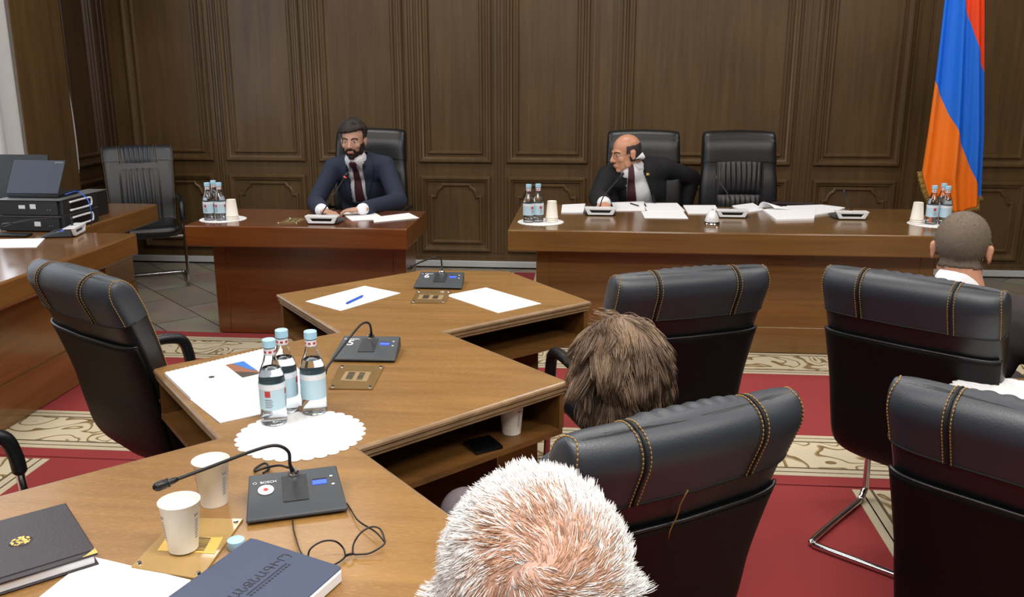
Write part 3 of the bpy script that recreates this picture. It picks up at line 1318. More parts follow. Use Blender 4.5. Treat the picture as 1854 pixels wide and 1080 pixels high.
# ---- cups
def cup_mb(mb, z0=0.0, inv=False, h=.100):
    out = [(.0003, .003), (.0262, .003), (.0268, 0), (.0275, 0), (.0366, h - .004), (.0385, h - .003), (.0390, h - .0005), (.0378, h), (.0362, h - .002)]
    inn = [(.0270, .004), (.0003, .004)]
    pr_ = out + inn
    if inv:
        pr_ = [(r, h - z) for r, z in pr_]
    mb.lathe([(r, z + z0) for r, z in pr_], 36, cap=False)


def make_cup():
    t = thing('paper_cup', '', 'cup')
    mb = MB()
    cup_mb(mb)
    mb.build('cup_body', 'cup_paper', t, angle=1)
    mb = MB()
    for a0 in (-.15, -2.35):
        for k in range(9):
            zz_ = .068 - k * .0052 + (.004 if k == 0 else 0)
            hh = .0075 if k == 0 else .0022
            r0 = .0275 + (.0366 - .0275) * zz_ / .096 + .0004
            ww = .26 if k else .34
            mb.grid(lambda u, v: (r0 * math.cos(a0 + (u - .5) * ww), r0 * math.sin(a0 + (u - .5) * ww), zz_ + v * hh), 6, 2)
    mb.build('cup_print', 'print_grey', t)
    return t


cup = make_cup()
cp = at(333, 996, .752)
cup.location = (cp.x, cp.y, .7585)
tag(cup, 'white paper cup in the foreground standing on the gold name plate', 'cup', 'paper cups')
cp = at(388, 908, .752)
dup(cup, (cp.x, cp.y, .7505), -.2, 'white paper cup behind the foreground microphone arm', 'paper cups')
cp = at(926, 782, .60)
dup(cup, (cp.x, cp.y, .6005), -.6, 'white paper cup standing on the open shelf under the table', 'paper cups')


def make_stack():
    t = thing('cup_stack', '', 'cups')
    for k in range(3):
        mb = MB()
        cup_mb(mb, k * .012, True)
        mb.build('cup', 'cup_paper', t, angle=1)
    return t


cs = make_stack()
for i, (p, lab) in enumerate([((421, 398), 'upturned stack of white paper cups on the bearded man\'s desk'),
                              ((999, 401), 'upturned stack of white paper cups at the main desk\'s left end'),
                              ((1659, 404), 'upturned stack of white paper cups at the main desk\'s right end')]):
    q = at(p[0], p[1], .752)
    if i == 0:
        cs.location = (q.x, q.y, .7535)
        tag(cs, lab, 'cups', 'upturned cup stacks')
    else:
        dup(cs, (q.x, q.y, .7535), 0, lab, 'upturned cup stacks')


# ---- microphones
def make_mic(label, loc, rz, neck, front='plastic_grey', sticker=None, led=False, silver_back=True, z=.7505, lcd=True):
    """neck: list of points in the unit's own frame"""
    t = thing('microphone_unit', label, 'microphone', (loc[0], loc[1], z), rz)
    hw = .102
    # wedge body
    prof = [(-.075, .004), (-.077, .010), (-.070, .0145), (.055, .040), (.070, .043), (.078, .038), (.078, .004)]
    mb = MB()
    vs = []
    for sx in (-1, 1):
        for y, z_ in prof:
            vs.append((sx * (hw - (.008 if y > 0 else 0) + (0.0)), y, z_))
    n_ = len(prof)
    fs = [tuple(range(n_)), tuple(range(2 * n_ - 1, n_ - 1, -1))] + [(i, (i + 1) % n_, n_ + (i + 1) % n_, n_ + i) for i in range(n_)]
    mb.add(vs, fs)
    mb.build('body', front, t, bevel=.003)
    sl = math.atan2(.0255, .125)
    RX = Matrix.Rotation(sl, 4, 'X')

    def on(x, y, h=.0008):
        return Vector((x, y, .0145 + (y + .070) * .0255 / .125 + h))

    def plate(x, y, wx, wy, th, name, m, bev=0):
        Mx = Matrix.Translation(on(x, y, th / 2)) @ RX
        return MB().box((0, 0, 0), (wx, wy, th), M=Mx).build(name, m, t, smooth=False, bevel=bev)

    plate(0, .008, .052, .088, .0022, 'speaker_grille', 'plastic_dark', .0006)
    if lcd:
        plate(.052, .018, .030, .014, .0016, 'display', 'lcd')
        plate(.052, .0275, .030, .005, .0018, 'display_shade', 'plastic_black')
        plate(.078, .034, .006, .004, .0016, 'key', 'white_plastic')
        plate(.080, .006, .006, .004, .0016, 'key', 'white_plastic')
    if sticker:
        if sticker == 'dot':
            Mx = Matrix.Translation(on(-.060, .012, .001)) @ RX
            MB().lathe([(.0003, .0012), (.0165, .0012), (.0165, 0)], 28, M=Mx, cap=False).build('sticker', 'paper', t)
            MB().lathe([(.0003, .0022), (.0050, .0022), (.0050, 0)], 16, M=Mx, cap=False).build('sticker_dot', 'label_red', t)
        else:
            Mx = Matrix.Translation(on(-.060, .020, .0012)) @ RX
            text_mb(sticker, .050, .001, Mx).build('number', 'paper', t, smooth=False)
        Mx = Matrix.Translation(on(-.054, .038 if sticker == 'dot' else .046, .0009)) @ RX
        tb = text_mb('BOSCH', .0105, .0008, Mx)
        tb.lathe([(.0040, .0006), (.0040, 0), (.0030, 0), (.0030, .0006)], 16, M=Mx @ Matrix.Translation((-.028, 0, 0)), cap=False)
        tb.build('lettering', 'paper', t, smooth=False)
    if silver_back:
        b = MB()
        # silver tail frame with a dark slot, seen from behind
        def bx(z_, k):
            return hw * k
        out = [(-.100, .050), (.100, .050), (.078, .006), (-.078, .006)]
        inn = [(-.070, .036), (.070, .036), (.058, .018), (-.058, .018)]
        vs, fs = [], []
        for y in (.080, .098):
            vs += [(x, y, z_) for x, z_ in out] + [(x * (1 if y > .09 else .96), y, z_) for x, z_ in inn]
        for i in range(4):
            j = (i + 1) % 4
            fs += [(i, j, j + 4, i + 4), (8 + i, 8 + i + 4, 8 + j + 4, 8 + j), (i, 8 + i, 8 + j, j), (4 + i, 4 + j, 12 + j, 12 + i)]
        b.add(vs, fs)
        b.build('rear_shell', 'silver', t, bevel=.0025)
        MB().box((0, .083, .027), (.142, .006, .024)).build('rear_recess', 'plastic_black', t)
        MB().box((0, .062, .0475), (.196, .050, .006)).build('rear_cover', 'silver', t, bevel=.002)
    # neck
    nk = catmull([tuple(p) for p in neck], 8)
    MB().lathe([(.0003, .012), (.0100, .012), (.0125, .008), (.0125, 0)], 24, c=tuple(Vector(neck[0]) - Vector((0, 0, .004)))).build('neck_ring', 'chrome', t)
    k0 = len(nk) // 6
    MB().tube(nk, [.0062 - .0026 * min(1, i / k0) for i in range(len(nk))], 10).build('neck', 'cable_black', t, angle=3)
    e, d = Vector(nk[-1]), (Vector(nk[-1]) - Vector(nk[-3])).normalized()
    hb = MB().tube([e - d * .004, e + d * .004, e + d * .010, e + d * .012, e + d * .020, e + d * .034, e + d * .040, e + d * .044],
                   [.004, .0062, .0062, .0050, .0092, .0095, .0078, .003], 16)
    hd = hb.build('microphone_head', 'plastic_black', t, angle=3)
    MB().tube([e + d * .013, e + d * .016], .0092, 16).build('light_ring', 'led_red' if led else 'plastic_dark', t)
    # cable leaving at the back
    return t


def local(loc, rz, w, z=.7505):
    v = Vector(w) - Vector((loc[0], loc[1], z))
    return Matrix.Rotation(-rz, 3, 'Z') @ v


def mic_with_tip(label, loc, rz, ups, **k):
    """ups: world points of the neck after its foot"""
    foot = Vector((0, .055, .044))
    pts = [foot] + [local(loc, rz, w) for w in ups]
    return make_mic(label, loc, rz, pts, **k)


c6 = at(797, 508, .77)
mic_with_tip('grey table microphone with a round white sticker at the far end of the zigzag table', (c6.x, c6.y), math.radians(1),
             [at(800, 480, .82), at(797, 467, .865), at(785, 466, .885), at(762, 474, .855), at(748, 481, .83)], sticker='6', silver_back=False)
c5 = at(666, 632, .77)
mic_with_tip('grey table microphone with a white number 5 on it', (c5.x, c5.y), math.radians(2),
             [at(672, 598, .83), at(668, 585, .875), at(655, 586, .885), at(636, 607, .86), at(607, 644, .83), at(590, 668, .81)], sticker='5', silver_back=False)
c4 = at(535, 893, .772)
mic_with_tip('large foreground table microphone with a long black bent arm', (c4.x, c4.y), math.radians(21),
             [at(525, 840, .825), at(522, 817, .865), at(500, 806, .885), at(463, 814, .885), at(385, 843, .885), at(318, 868, .88)], sticker='dot', silver_back=False)
# a thin tangle of microphone cable behind the foreground unit
p = [at(*a) for a in ((522, 846, .790), (505, 842, .775), (482, 846, .762), (462, 852, .755), (464, 846, .755), (480, 838, .757), (487, 848, .757), (476, 856, .755))]
mb = MB().tube(catmull([tuple(v) for v in p], 6), .0028, 8)
tag(mb.build('microphone_cable', 'cable_black'), 'short black cable loop lying behind the foreground microphone', 'cable')

DM = 'silver-backed microphones on the front desks'
for lab, (px, py), tip, mid, led in (
        ('silver-backed microphone with a red light before the man in the navy suit', (588, 396), (622, 324), (598, 362), True),
        ('silver-backed microphone before the bald man with glasses', (1087, 381), (1121, 322), (1094, 354), False),
        ('silver-backed microphone before the empty tall armchair, behind the little silver bell', (1323, 385), (1301, 327), (1317, 350), False),
        ('silver-backed microphone at the right end of the paper piles', (1537, 388), (1530, 353), (1534, 366), False)):
    q = at(px, py, .772)
    loc = (q.x, q.y + .02)
    rz = math.pi
    y0 = loc[1] - .055
    mic_with_tip(lab, loc, rz, [Vector((q.x, y0, .815)), atY(mid[0], mid[1], y0 + .01), atY(tip[0], tip[1], y0 + .05)], led=led)['group'] = DM
q = at(112, 424, .76)
loc = (q.x - .02, q.y + .04)
rz = math.radians(-78)
mic_with_tip('silver-backed microphone beside the computers on the left desk', loc, rz,
             [Vector((loc[0] + .06, loc[1] + .0, .86)), at(100, 395, .87), at(60, 397, .88), at(20, 404, .87)])

# ---- name plates
def name_plate(label, pts, ins, z=.7505, bright=False):
    q = poly_from(pts, z + .004)
    c = sum(q, Vector((0, 0))) / len(q)
    t = thing('name_plate', label, 'name plate', (c.x, c.y, z))
    MB().prism([tuple(p - c) for p in q], 0, .004).build('plate', 'plate_acrylic' if bright else 'plate_brown', t, smooth=False, bevel=.0008)
    r = poly_from(ins, z + .004)
    MB().prism([tuple(p - c) for p in r], .0040, .0046).build('insert', 'plate_gold' if bright else 'plate_paper', t, smooth=False)
    a, b, d = r[0] - c, r[1] - c, r[-1] - c
    mb = MB()
    rnd = random.Random(3)
    for row, (v0, v1) in enumerate(((.58, .84), (.2, .42))):
        u = .12
        while u < .86:
            w_ = rnd.uniform(.015, .04)
            k = [a + (b - a) * uu + (d - a) * vv for uu, vv in ((u, v0), (u + w_, v0), (u + w_, v1), (u, v1))]
            mb.prism([tuple(x) for x in k], .0046, .0049)
            u += w_ + rnd.uniform(.015, .035)
    mb.build('lettering', 'ink_black', t, smooth=False)
    for p in q:
        s = (p - c) * .86
        MB().lathe([(.0003, .0075), (.004, .0075), (.005, .004)], 14, c=(s.x, s.y, 0), cap=False).build('screw', 'chrome', t)
    return t


name_plate('brass-coloured name plate under the paper cup in the foreground', [(237, 1025), (322, 936), (440, 938), (362, 1047)],
           [(285, 996), (300, 974), (404, 972), (388, 1002)], bright=True)
name_plate('brown name plate in front of the microphone numbered 5', [(595, 702), (615, 660), (696, 661), (674, 703)], [(616, 688), (626, 672), (672, 673), (664, 690)])
name_plate('brown name plate in front of the farthest table microphone', [(743, 547), (755, 525), (817, 526), (806, 547)], [(756, 541), (760, 533), (804, 534), (800, 542)])
name_plate('brown name plate on the bearded man\'s desk', [(500, 404), (524, 394), (560, 394), (538, 404)], [(516, 401), (526, 396), (548, 396), (538, 401)])

# ---- papers
PG = 'white sheets on the main desk'
sheet('paper_sheet', 'blank white sheet with a blue pen, far end of the zigzag table', 'paper', [(553, 545), (660, 517), (725, 530), (617, 562)], .7505, .0012)
sheet('paper_sheet', 'blank white sheet right of the farthest table microphone', 'paper', [(807, 534), (880, 520), (980, 549), (902, 566)], .7505, .0012)
for lab, pts, th in (
        ('white sheet left of the bald man\'s microphone', [(1018, 370), (1060, 368), (1056, 384), (1016, 384)], .006),
        ('white sheet right of the bald man\'s hand', [(1107, 366), (1166, 364), (1168, 381), (1113, 381)], .004),
        ('white sheet before the bald man with a black pen on it', [(1163, 367), (1226, 367), (1240, 381), (1172, 382)], .005),
        ('front white sheet before the bald man, nearest the desk edge', [(1161, 382), (1236, 381), (1246, 395), (1167, 394)], .003),
        ('white sheet left of the empty tall armchair\'s microphone', [(1237, 371), (1295, 371), (1300, 379), (1292, 386), (1246, 386)], .005),
        ('white sheet right of the empty tall armchair\'s microphone', [(1324, 372), (1363, 367), (1384, 379), (1352, 384)], .006),
        ('white paper pile under the curled page on the main desk', [(1381, 379), (1420, 373), (1478, 376), (1474, 395), (1406, 397)], .012),
        ('white paper pile beside the rightmost desk microphone', [(1424, 372), (1488, 370), (1530, 375), (1512, 383), (1478, 388), (1450, 386)], .009)):
    sheet('paper_sheet', lab, 'paper', pts, .7505, th, group=PG)
sheet('paper_sheet', 'white sheets nearest the hands of the bearded man', 'paper', [(616, 384), (672, 381), (690, 391), (676, 397), (637, 399)], .7505, .003)
sheet('paper_sheet', 'white sheet at the right end of the bearded man\'s desk', 'paper', [(675, 393), (740, 385), (759, 394), (677, 402)], .7512, .003)
sheet('paper_sheet', 'white sheet on the glossy left desk before the computers', 'paper', [(-70, 434), (81, 431), (66, 447), (-70, 449)], .7505, .002)
sheet('paper_sheet', 'blank white sheet in the foreground between dark folder and blue notebook', 'paper', [(165, 1006), (345, 1049), (300, 1140), (30, 1112)], .7505, .0015)

# curled page of an opened report
q0, q1 = at(1375, 378, .765), at(1432, 379, .765)
mb = MB()


def curl(u, v):
    a = math.pi * (.05 + .95 * v)
    return (q0.x + (q1.x - q0.x) * (.55 * (1 - v) * .9 + u * .55) - .02 * math.sin(a), q0.y + .02 - .035 * math.cos(a) + u * .02, .764 + .045 * math.sin(a) * (1 - .75 * u))


o = mb.grid(curl, 16, 16).build('curled_page', 'paper', angle=3)
s_ = o.modifiers.new('thick', 'SOLIDIFY')
s_.thickness = .0012
tag(o, 'curled white page of an open report on the main desk', 'paper')
q = at(1435, 369, .76)
MB().box((0, 0, .009), (.27, .05, .018)).build('document_case', 'folder_black', bevel=.004, loc=(q.x, q.y + .015, .7505))
tag(bpy.data.objects['document_case'], 'flat black case behind the white paper pile on the main desk', 'case')
for (a, b, lab, m, r) in (((637, 544), (650, 538), 'blue pen lying on a blank white sheet', 'ink_blue', .0048),
                          ((1143, 369), (1156, 373), 'short dark pen on the sheet right of the bald man\'s hand', 'ink_black', .004),
                          ((1165, 366), (1172, 378), 'black pen lying across the sheets before the bald man', 'ink_black', .004)):
    A, B_ = at(a[0], a[1], .757), at(b[0], b[1], .757)
    m_ = (A + B_) / 2
    d = (B_ - A).normalized() * .068
    t = thing('pen', lab, 'pen', (m_.x, m_.y, .7517 + r if m == 'ink_blue' else .7560 + r), 0)
    d.z = 0
    MB().tube([-d, -d * .9, d * .75, d * .82], [r * .8, r, r, r * .6], 10).build('barrel', m, t)
    MB().tube([d * .82, d * .98], [r * .6, r * .15], 8).build('tip', 'chrome', t)

# brochure with spiral binding, and a document under it
def slab_at(name, pts, z0, th, m, parent, bevel=0, c=None):
    q = poly_from(pts, z0 + th)
    return MB().prism([tuple(p - c) for p in q], z0 - .7505, z0 - .7505 + th).build(name, m, parent, smooth=False, bevel=bevel)


br = [(298, 674), (502, 625), (548, 676), (345, 719)]
cb = sum(poly_from(br, .76), Vector((0, 0))) / 4
t = thing('brochure', 'white spiral-bound brochure with a small landscape picture, left of the bottles', 'brochure', (cb.x, cb.y, .7505))
slab_at('pages', br, .7505, .010, 'paper', t, c=cb)
slab_at('cover_picture', [(408, 660), (441, 653), (473, 675), (439, 683)], .7606, .0004, 'photo_rock', t, c=cb)
slab_at('picture_sky', [(420, 657.5), (441, 653), (466, 670), (452, 668)], .7611, .0003, 'photo_sky', t, c=cb)
slab_at('picture_ground', [(424, 672), (458, 673), (473, 675), (439, 683)], .7611, .0003, 'photo_dark', t, c=cb)
c_ = at(383, 682, .761).to_2d() - cb
MB().lathe([(.0003, .0112), (.009, .0112), (.009, .0104)], 20, c=(c_.x, c_.y, 0), cap=False).build('emblem', 'photo_dark', t)
A, B_ = at(298, 674, .7615).to_2d() - cb, at(502, 625, .7615).to_2d() - cb
mb = MB()
for k in range(26):
    m_ = A + (B_ - A) * ((k + .5) / 26)
    dr = (B_ - A).normalized()
    nn = Vector((-dr.y, dr.x))
    pts = [Vector((m_.x, m_.y, .005)) + Vector((nn.x, nn.y, 0)) * (.006 * math.cos(a)) + Vector((0, 0, .0068 * math.sin(a))) for a in [2 * math.pi * j / 12 for j in range(12)]]
    mb.tube(pts, .0013, 5, closed=True)
mb.build('spiral_binding', 'white_plastic', t)
dc = [(346, 723), (552, 679), (592, 724), (398, 764)]
cd = sum(poly_from(dc, .756), Vector((0, 0))) / 4
t = thing('document', 'white document lying against the brochure, reaching under the nearest bottle', 'document', (cd.x, cd.y, .7505))
slab_at('pages', dc, .7505, .0030, 'paper', t, c=cd)
slab_at('bottom_cover', [(346, 723.5), (550, 680), (590, 726), (397, 766)], .7502, .0004, 'notebook_blue', t, c=cd)

# foreground: folder, notebook, glasses, cap
def rect_from(a, b, length, z):
    """rectangle whose edge runs between pixels a and b; extends to the right-hand side of a->b by length"""
    A, B_ = at(a[0], a[1], z).to_2d(), at(b[0], b[1], z).to_2d()
    d = (B_ - A).normalized()
    nrm = Vector((d.y, -d.x))
    return A, B_, B_ + nrm * length, A + nrm * length


A, B_, C2, D2 = rect_from((119, 909), (177, 1000), .30, .776)
c = (A + B_ + C2 + D2) / 4
t = thing('document_folder', 'dark leather folder with a gold round emblem and gold corners', 'folder', (c.x, c.y, .7505))
qq = [p - c for p in (A, D2, C2, B_)]
ar = sum(qq[i].x * qq[(i + 1) % 4].y - qq[(i + 1) % 4].x * qq[i].y for i in range(4))
if ar < 0:
    qq = qq[::-1]
MB().prism([tuple(p) for p in qq], .020, .0255).build('cover', 'folder_black', t, bevel=.002)
MB().prism([tuple(p) for p in qq], .0, .004).build('back_cover', 'folder_black', t, bevel=.0015)
MB().prism(offset_poly([tuple(p) for p in qq], .006), .004, .020).build('pages', 'paper', t)
e = at(37, 980, .776).to_2d() - c
mb = MB().lathe([(.0003, .0272), (.019, .0268), (.021, .0255)], 40, c=(e.x, e.y, 0), cap=False)
mb.build('emblem_disc', 'folder_black', t)
mb = MB()
rnd = random.Random(5)
for k in range(46):
    a, r = rnd.uniform(0, 6.283), .0165 * math.sqrt(rnd.random())
    mb.ell((e.x + r * math.cos(a), e.y + r * math.sin(a), .0272), (rnd.uniform(.0018, .0036), rnd.uniform(.0018, .0036), .0009), n=8, m=5)
mb.build('emblem', 'gold', t)
b2 = B_ - c
dd = (A - B_).normalized()
ee = (C2 - B_).normalized()
MB().prism([tuple(b2), tuple(b2 + dd * .022), tuple(b2 + dd * .017 + ee * .003), tuple(b2 + dd * .003 + ee * .019), tuple(b2 + ee * .026)][::1], .0257, .0268).build('gold_corner', 'gold', t)
MB().tube([tuple((b2 + ee * .3 + dd * .016).to_3d() + Vector((0, 0, .0256))), tuple((b2 + dd * .016).to_3d() + Vector((0, 0, .0256)))], .0016, 6).build('cover_seam', 'folder_black', t)

A, B_ = at(458, 973, .775).to_2d(), at(620, 1025, .775).to_2d()
dS = (at(332, 1063, .775).to_2d() - A)
ln = .235
dS.normalize()
qn = [A, B_, B_ + dS * ln, A + dS * ln]
c = sum(qn, Vector((0, 0))) / 4
t = thing('notebook', 'dark blue notebook with stamped lettering, beside the eyeglasses', 'notebook', (c.x, c.y, .7505))
qq = [p - c for p in qn]
ar = sum(qq[i].x * qq[(i + 1) % 4].y - qq[(i + 1) % 4].x * qq[i].y for i in range(4))
q2 = qq if ar > 0 else qq[::-1]


def rounded(poly, r=.010, k=5):
    out = []
    n_ = len(poly)
    for i in range(n_):
        p0, p1, p2 = Vector(poly[i - 1]), Vector(poly[i]), Vector(poly[(i + 1) % n_])
        a, b = p1 + (p0 - p1).normalized() * r, p1 + (p2 - p1).normalized() * r
        for j in range(k + 1):
            s = j / k
            out.append(tuple(a * (1 - s) ** 2 + p1 * (2 * s * (1 - s)) + b * s * s))
    return out


MB().prism(rounded(q2), .0215, .0245).build('cover', 'notebook_blue', t, bevel=.001)
MB().prism(rounded(q2), 0, .003).build('back_cover', 'notebook_blue', t, bevel=.001)
pe = (B_ - A).normalized() * .008
q3 = [qq[0] - pe * -.6, qq[1] + pe * .6, qq[2] + pe * .6, qq[3] - pe * -.6]
q3 = [p + dS * (.006 if i in (0, 1) else -.006) for i, p in enumerate(q3)]
if ar < 0:
    q3 = q3[::-1]
MB().prism(rounded([tuple(p) for p in q3], .008), .003, .0212).build('pages', 'paper', t)
sp = [qq[0], qq[3]]
MB().tube([tuple(sp[0].to_3d() + Vector((0, 0, .01225)) + (dS * .002).to_3d()), tuple(sp[1].to_3d() + Vector((0, 0, .01225)) - (dS * .002).to_3d())], .01215, 14).build('spine', 'notebook_blue', t)
tx = at(470, 1043, .775).to_2d() - c
ang = math.atan2(-dS.y, -dS.x)
M_ = Matrix.Translation((tx.x, tx.y, .0247)) @ Matrix.Rotation(ang, 4, 'Z')
tb = text_mb('(\u0531\u0546\u0541\u0546\u0531\u0533\u053b\u0550)', .026, .0005, M_)
tb.box((0, -.016, 0), (.11, .0008, .0005), M=M_)
tb.box((0, -.018, 0), (.11, .0006, .0005), M=M_)
for k in range(14):
    tb.box((-.052 + k * .008, -.0245, 0), (.0035 + .002 * (k % 3 == 0), .0042, .0005), M=M_)
tb.build('stamped_lettering', 'ink_black', t, smooth=False)

# eyeglasses
def gz(y, z0=.756, z1=.786, y0=1007, y1=953):
    return z0 + (z1 - z0) * (y0 - y) / (y0 - y1)


def gp(cx, cy):
    return (420 + cx / 4.5, 800 + cy / 4.5)


def gpt(cx, cy, z):
    px, py = gp(cx, cy)
    return at(px, py, z)


g0 = gpt(950, 900, .76)
t = thing('eyeglasses', 'black-framed eyeglasses lying open between microphone and blue notebook', 'glasses', (g0.x, g0.y, .7505))
o0 = t.location


def off(v):
    return tuple(Vector(v) - o0)


lensL = [(925, 925, .758), (905, 860, .766), (840, 806, .782), (740, 806, .786), (645, 862, .780), (622, 930, .768), (660, 985, .760), (770, 1010, .757), (855, 985, .756)]
lensR = [(985, 905, .758), (990, 830, .766), (1045, 742, .782), (1130, 690, .788), (1205, 705, .784), (1242, 790, .772), (1232, 838, .766), (1130, 900, .758), (1050, 912, .757)]
for L_n in (lensL, lensR):
    cl = catmull([tuple(off(gpt(*a))) for a in L_n + L_n[:2]], 5)[:-6]
    MB().tube(cl, .0019, 8, closed=True).build('rim', 'plastic_black', t, angle=3)
mb = MB().tube([off(gpt(925, 925, .760)), off(gpt(950, 915, .763)), off(gpt(985, 908, .760))], .0026, 8)
mb.build('bridge', 'plastic_black', t)
mb = MB().tube(catmull([off(gpt(1245, 815, .766)), off(gpt(1170, 730, .764)), off(gpt(1030, 640, .760)), off(gpt(970, 550, .756)), off(gpt(938, 500, .754))], 5), .0022, 8, flat=.6)
mb.build('temple', 'plastic_black', t, angle=3)
mb = MB().tube(catmull([off(gpt(625, 960, .760)), off(gpt(560, 895, .760)), off(gpt(515, 760, .757)), off(gpt(500, 700, .756)), off(gpt(492, 615, .754))], 5), .0022, 8, flat=.6)
mb.build('temple', 'plastic_black', t, angle=3)

q = at(428, 989, .752)
o = MB().lathe([(.0003, .018), (.0145, .018), (.0165, .0165), (.0170, .001), (.0165, 0), (.0003, 0)], 36, cap=False).build('bottle_cap', 'cap_blue', loc=(q.x, q.y, .7506))
tag(o, 'loose pale blue bottle cap beside the blue notebook', 'bottle cap')
ph = [(862, 817), (911, 805), (886, 786), (838, 797)]
o = sheet('mobile_phone', 'black phone lying on the open shelf beside the paper cup', 'phone', ph, .6005, .012, 'phone', bevel=.002)

# little silver bell at the main desk's edge
q = at(1290, 407, .752)
t = thing('desk_bell', 'small silver oval bell standing at the front edge of the main desk', 'bell', (q.x, q.y + .03, .7505))
MB().lathe([(.0003, .0), (.046, 0), (.048, .006), (.044, .012), (.0003, .012)], 32, cap=False).build('base', 'chrome', t)
MB().lathe([(.041, .012), (.042, .024), (.036, .050), (.026, .070), (.014, .082), (.0003, .086)], 32, cap=False).build('dome', 'silver', t)
MB().lathe([(.0445, .012), (.0445, .017), (.042, .018)], 32, cap=False).build('dark_ring', 'plastic_black', t)
MB().ell((0, 0, .089), (.006, .006, .006)).build('button', 'chrome', t)

# ---- computers on the left desks
pa = at(108, 363, .93)
pb = at(163, 353, .93)
py = pa.y
PCX = pa.x
for k, lab in enumerate(('lower black desktop computer of the two stacked under the laptop', 'upper black desktop computer, the open laptop stands on it')):
    z0 = .7505 + k * .0905
    t = thing('desktop_computer', lab, 'computer', (PCX - .19, py + .19, z0), 0, 'stacked desktop computers')
    MB().box((0, .01, .0445), (.38, .36, .087)).build('case', 'pc_dark', t, bevel=.004)
    MB().box((-.01, -.178, .0445), (.355, .016, .082)).build('front_panel', 'pc_front', t, bevel=.003)
    MB().box((0, 0, .0885), (.384, .384, .002)).build('lid', 'pc_edge', t)
    fr_ = MB()
    fr_.tube(catmull([(.191, -.10, .02), (.191, .10, .02), (.191, .125, .035), (.191, .125, .055), (.191, .10, .066), (.191, -.10, .066)], 5), .006, 8)
    fr_.build('side_handle', 'silver', t, angle=3)
    MB().box((.190, .01, .043), (.004, .19, .038)).build('handle_recess', 'plastic_black', t)
    s_ = [(-.02, .055, .038, .02), (.045, .058, .034, .026)] if k else [(.06, .05, .036, .026)]
    for sx, sz, sw, sh in s_:
        MB().box((sx - .02, -.187, sz - .005), (sw, .0015, sh)).build('sticker', 'paper_grey', t)
    for dx in (.11, .125):
        MB().box((dx, -.187, .035), (.006, .002, .006)).build('port', 'pc_edge', t)
# laptop on top
zt = .7505 + .181 + .0005
H1, H2 = at(11, 351, zt + .02), at(105, 352, zt + .02)
hc = (H1 + H2) / 2
t = thing('laptop', 'open laptop seen from behind its lid, standing on the stacked computers', 'laptop', (hc.x, hc.y, zt))
wl = (H2 - H1).length
MB().box((0, .11, .011), (wl, .22, .020)).build('base', 'plastic_black', t, bevel=.004)
lz = math.atan2(.12, .19)
M_ = Matrix.Translation((0, .004, .022)) @ Matrix.Rotation(-lz, 4, 'X')
MB().box((0, 0, .105), (wl, .008, .21), M=M_).build('lid', 'laptop_lid', t, bevel=.003)
MB().box((wl / 2 - .035, -.0045, .195), (.05, .0008, .006), M=M_).build('lid_badge', 'pc_edge', t)
q = at(-25, 352, zt)
t = thing('laptop', 'dark laptop cut off by the left edge behind the stacked computers', 'laptop', (q.x - .05, q.y + .36, .7505))
MB().box((0, .12, .011), (.36, .24, .020)).build('base', 'plastic_black', t, bevel=.004)
M_ = Matrix.Translation((0, 0, .02)) @ Matrix.Rotation(-.2, 4, 'X')
MB().box((0.0, 0, .18), (.38, .012, .36), M=M_).build('lid', 'plastic_black', t, bevel=.003)
# smaller unit behind on the right
q = at(166, 396, .75)
t = thing('desktop_computer', 'third black computer standing just behind the stacked pair', 'computer', (PCX - .17, py + .56, .7505), 0)
MB().box((0, 0, .075), (.13, .26, .15)).build('case', 'pc_front', t, bevel=.004)
MB().box((0, 0, .151), (.126, .256, .003)).build('lid', 'pc_edge', t)
MB().box((.02, -.131, .03), (.04, .002, .016)).build('sticker', 'paper_grey', t)
MB().box((.045, -.131, .10), (.02, .002, .06)).build('slot', 'plastic_black', t)
q = at(28, 428, .752)
o = MB().box((0, 0, .008), (.30, .07, .014)).build('black_case', 'plastic_black', bevel=.005, loc=(q.x - .08, q.y + .02, .7505))
tag(o, 'flat black object between the white sheet and the stacked computers', 'case')
p = [at(*a) for a in ((118, 352, .95), (130, 348, .965), (140, 346, .96), (150, 352, .95), (158, 360, .93), (163, 372, .90), (166, 390, .84), (165, 408, .765))]
mb = MB().tube(catmull([tuple(v) for v in p], 5), .003, 6)
tag(mb.build('blue_cable', 'ink_blue'), 'thin blue cable at the back right of the laptop', 'cable')

# ---- flag
FY = 6.6
t = thing('flag', 'tall draped flag in red, blue and orange with gold fringe beside the wall', 'flag', (2.6, FY, 0))
ZT = 2.62


def px_x(px, z):
    # x of the column px at height z in the flag's plane
    d0, d1 = -1.0, 3.0
    lo, hi = 0.0, 1080.0
    for _ in range(40):
        m_ = (lo + hi) / 2 - 200
        if atY(px, m_, FY).z > z:
            lo = m_ + 200
        else:
            hi = m_ + 200
    return atY(px, (lo + hi) / 2 - 200, FY).x


XLc = [(ZT, px_x(1722, 2.3) - .01), (2.09, px_x(1708, 2.09)), (1.55, px_x(1690, 1.55)), (1.2, px_x(1677, 1.2)), (.9, px_x(1665, .9)), (.6, px_x(1676, .72))]
XRc = [(ZT, px_x(1783, 2.3)), (2.09, px_x(1783, 2.09)), (1.2, px_x(1784, 1.2)), (.6, px_x(1781, .72))]


def interp(T_, z):
    for (z1, x1), (z0, x0) in zip(T_, T_[1:]):
        if z >= z0:
            return x0 + (x1 - x0) * (z - z0) / (z1 - z0)
    return T_[-1][1]


def zb(u):
    pts = [(0, .94), (.05, .80), (.12, .72), (.4, .665), (.6, .66), (.8, .70), (1, .765)]
    for (u0, a), (u1, b) in zip(pts, pts[1:]):
        if u <= u1:
            return a + (b - a) * (u - u0) / (u1 - u0)
    return pts[-1][1]


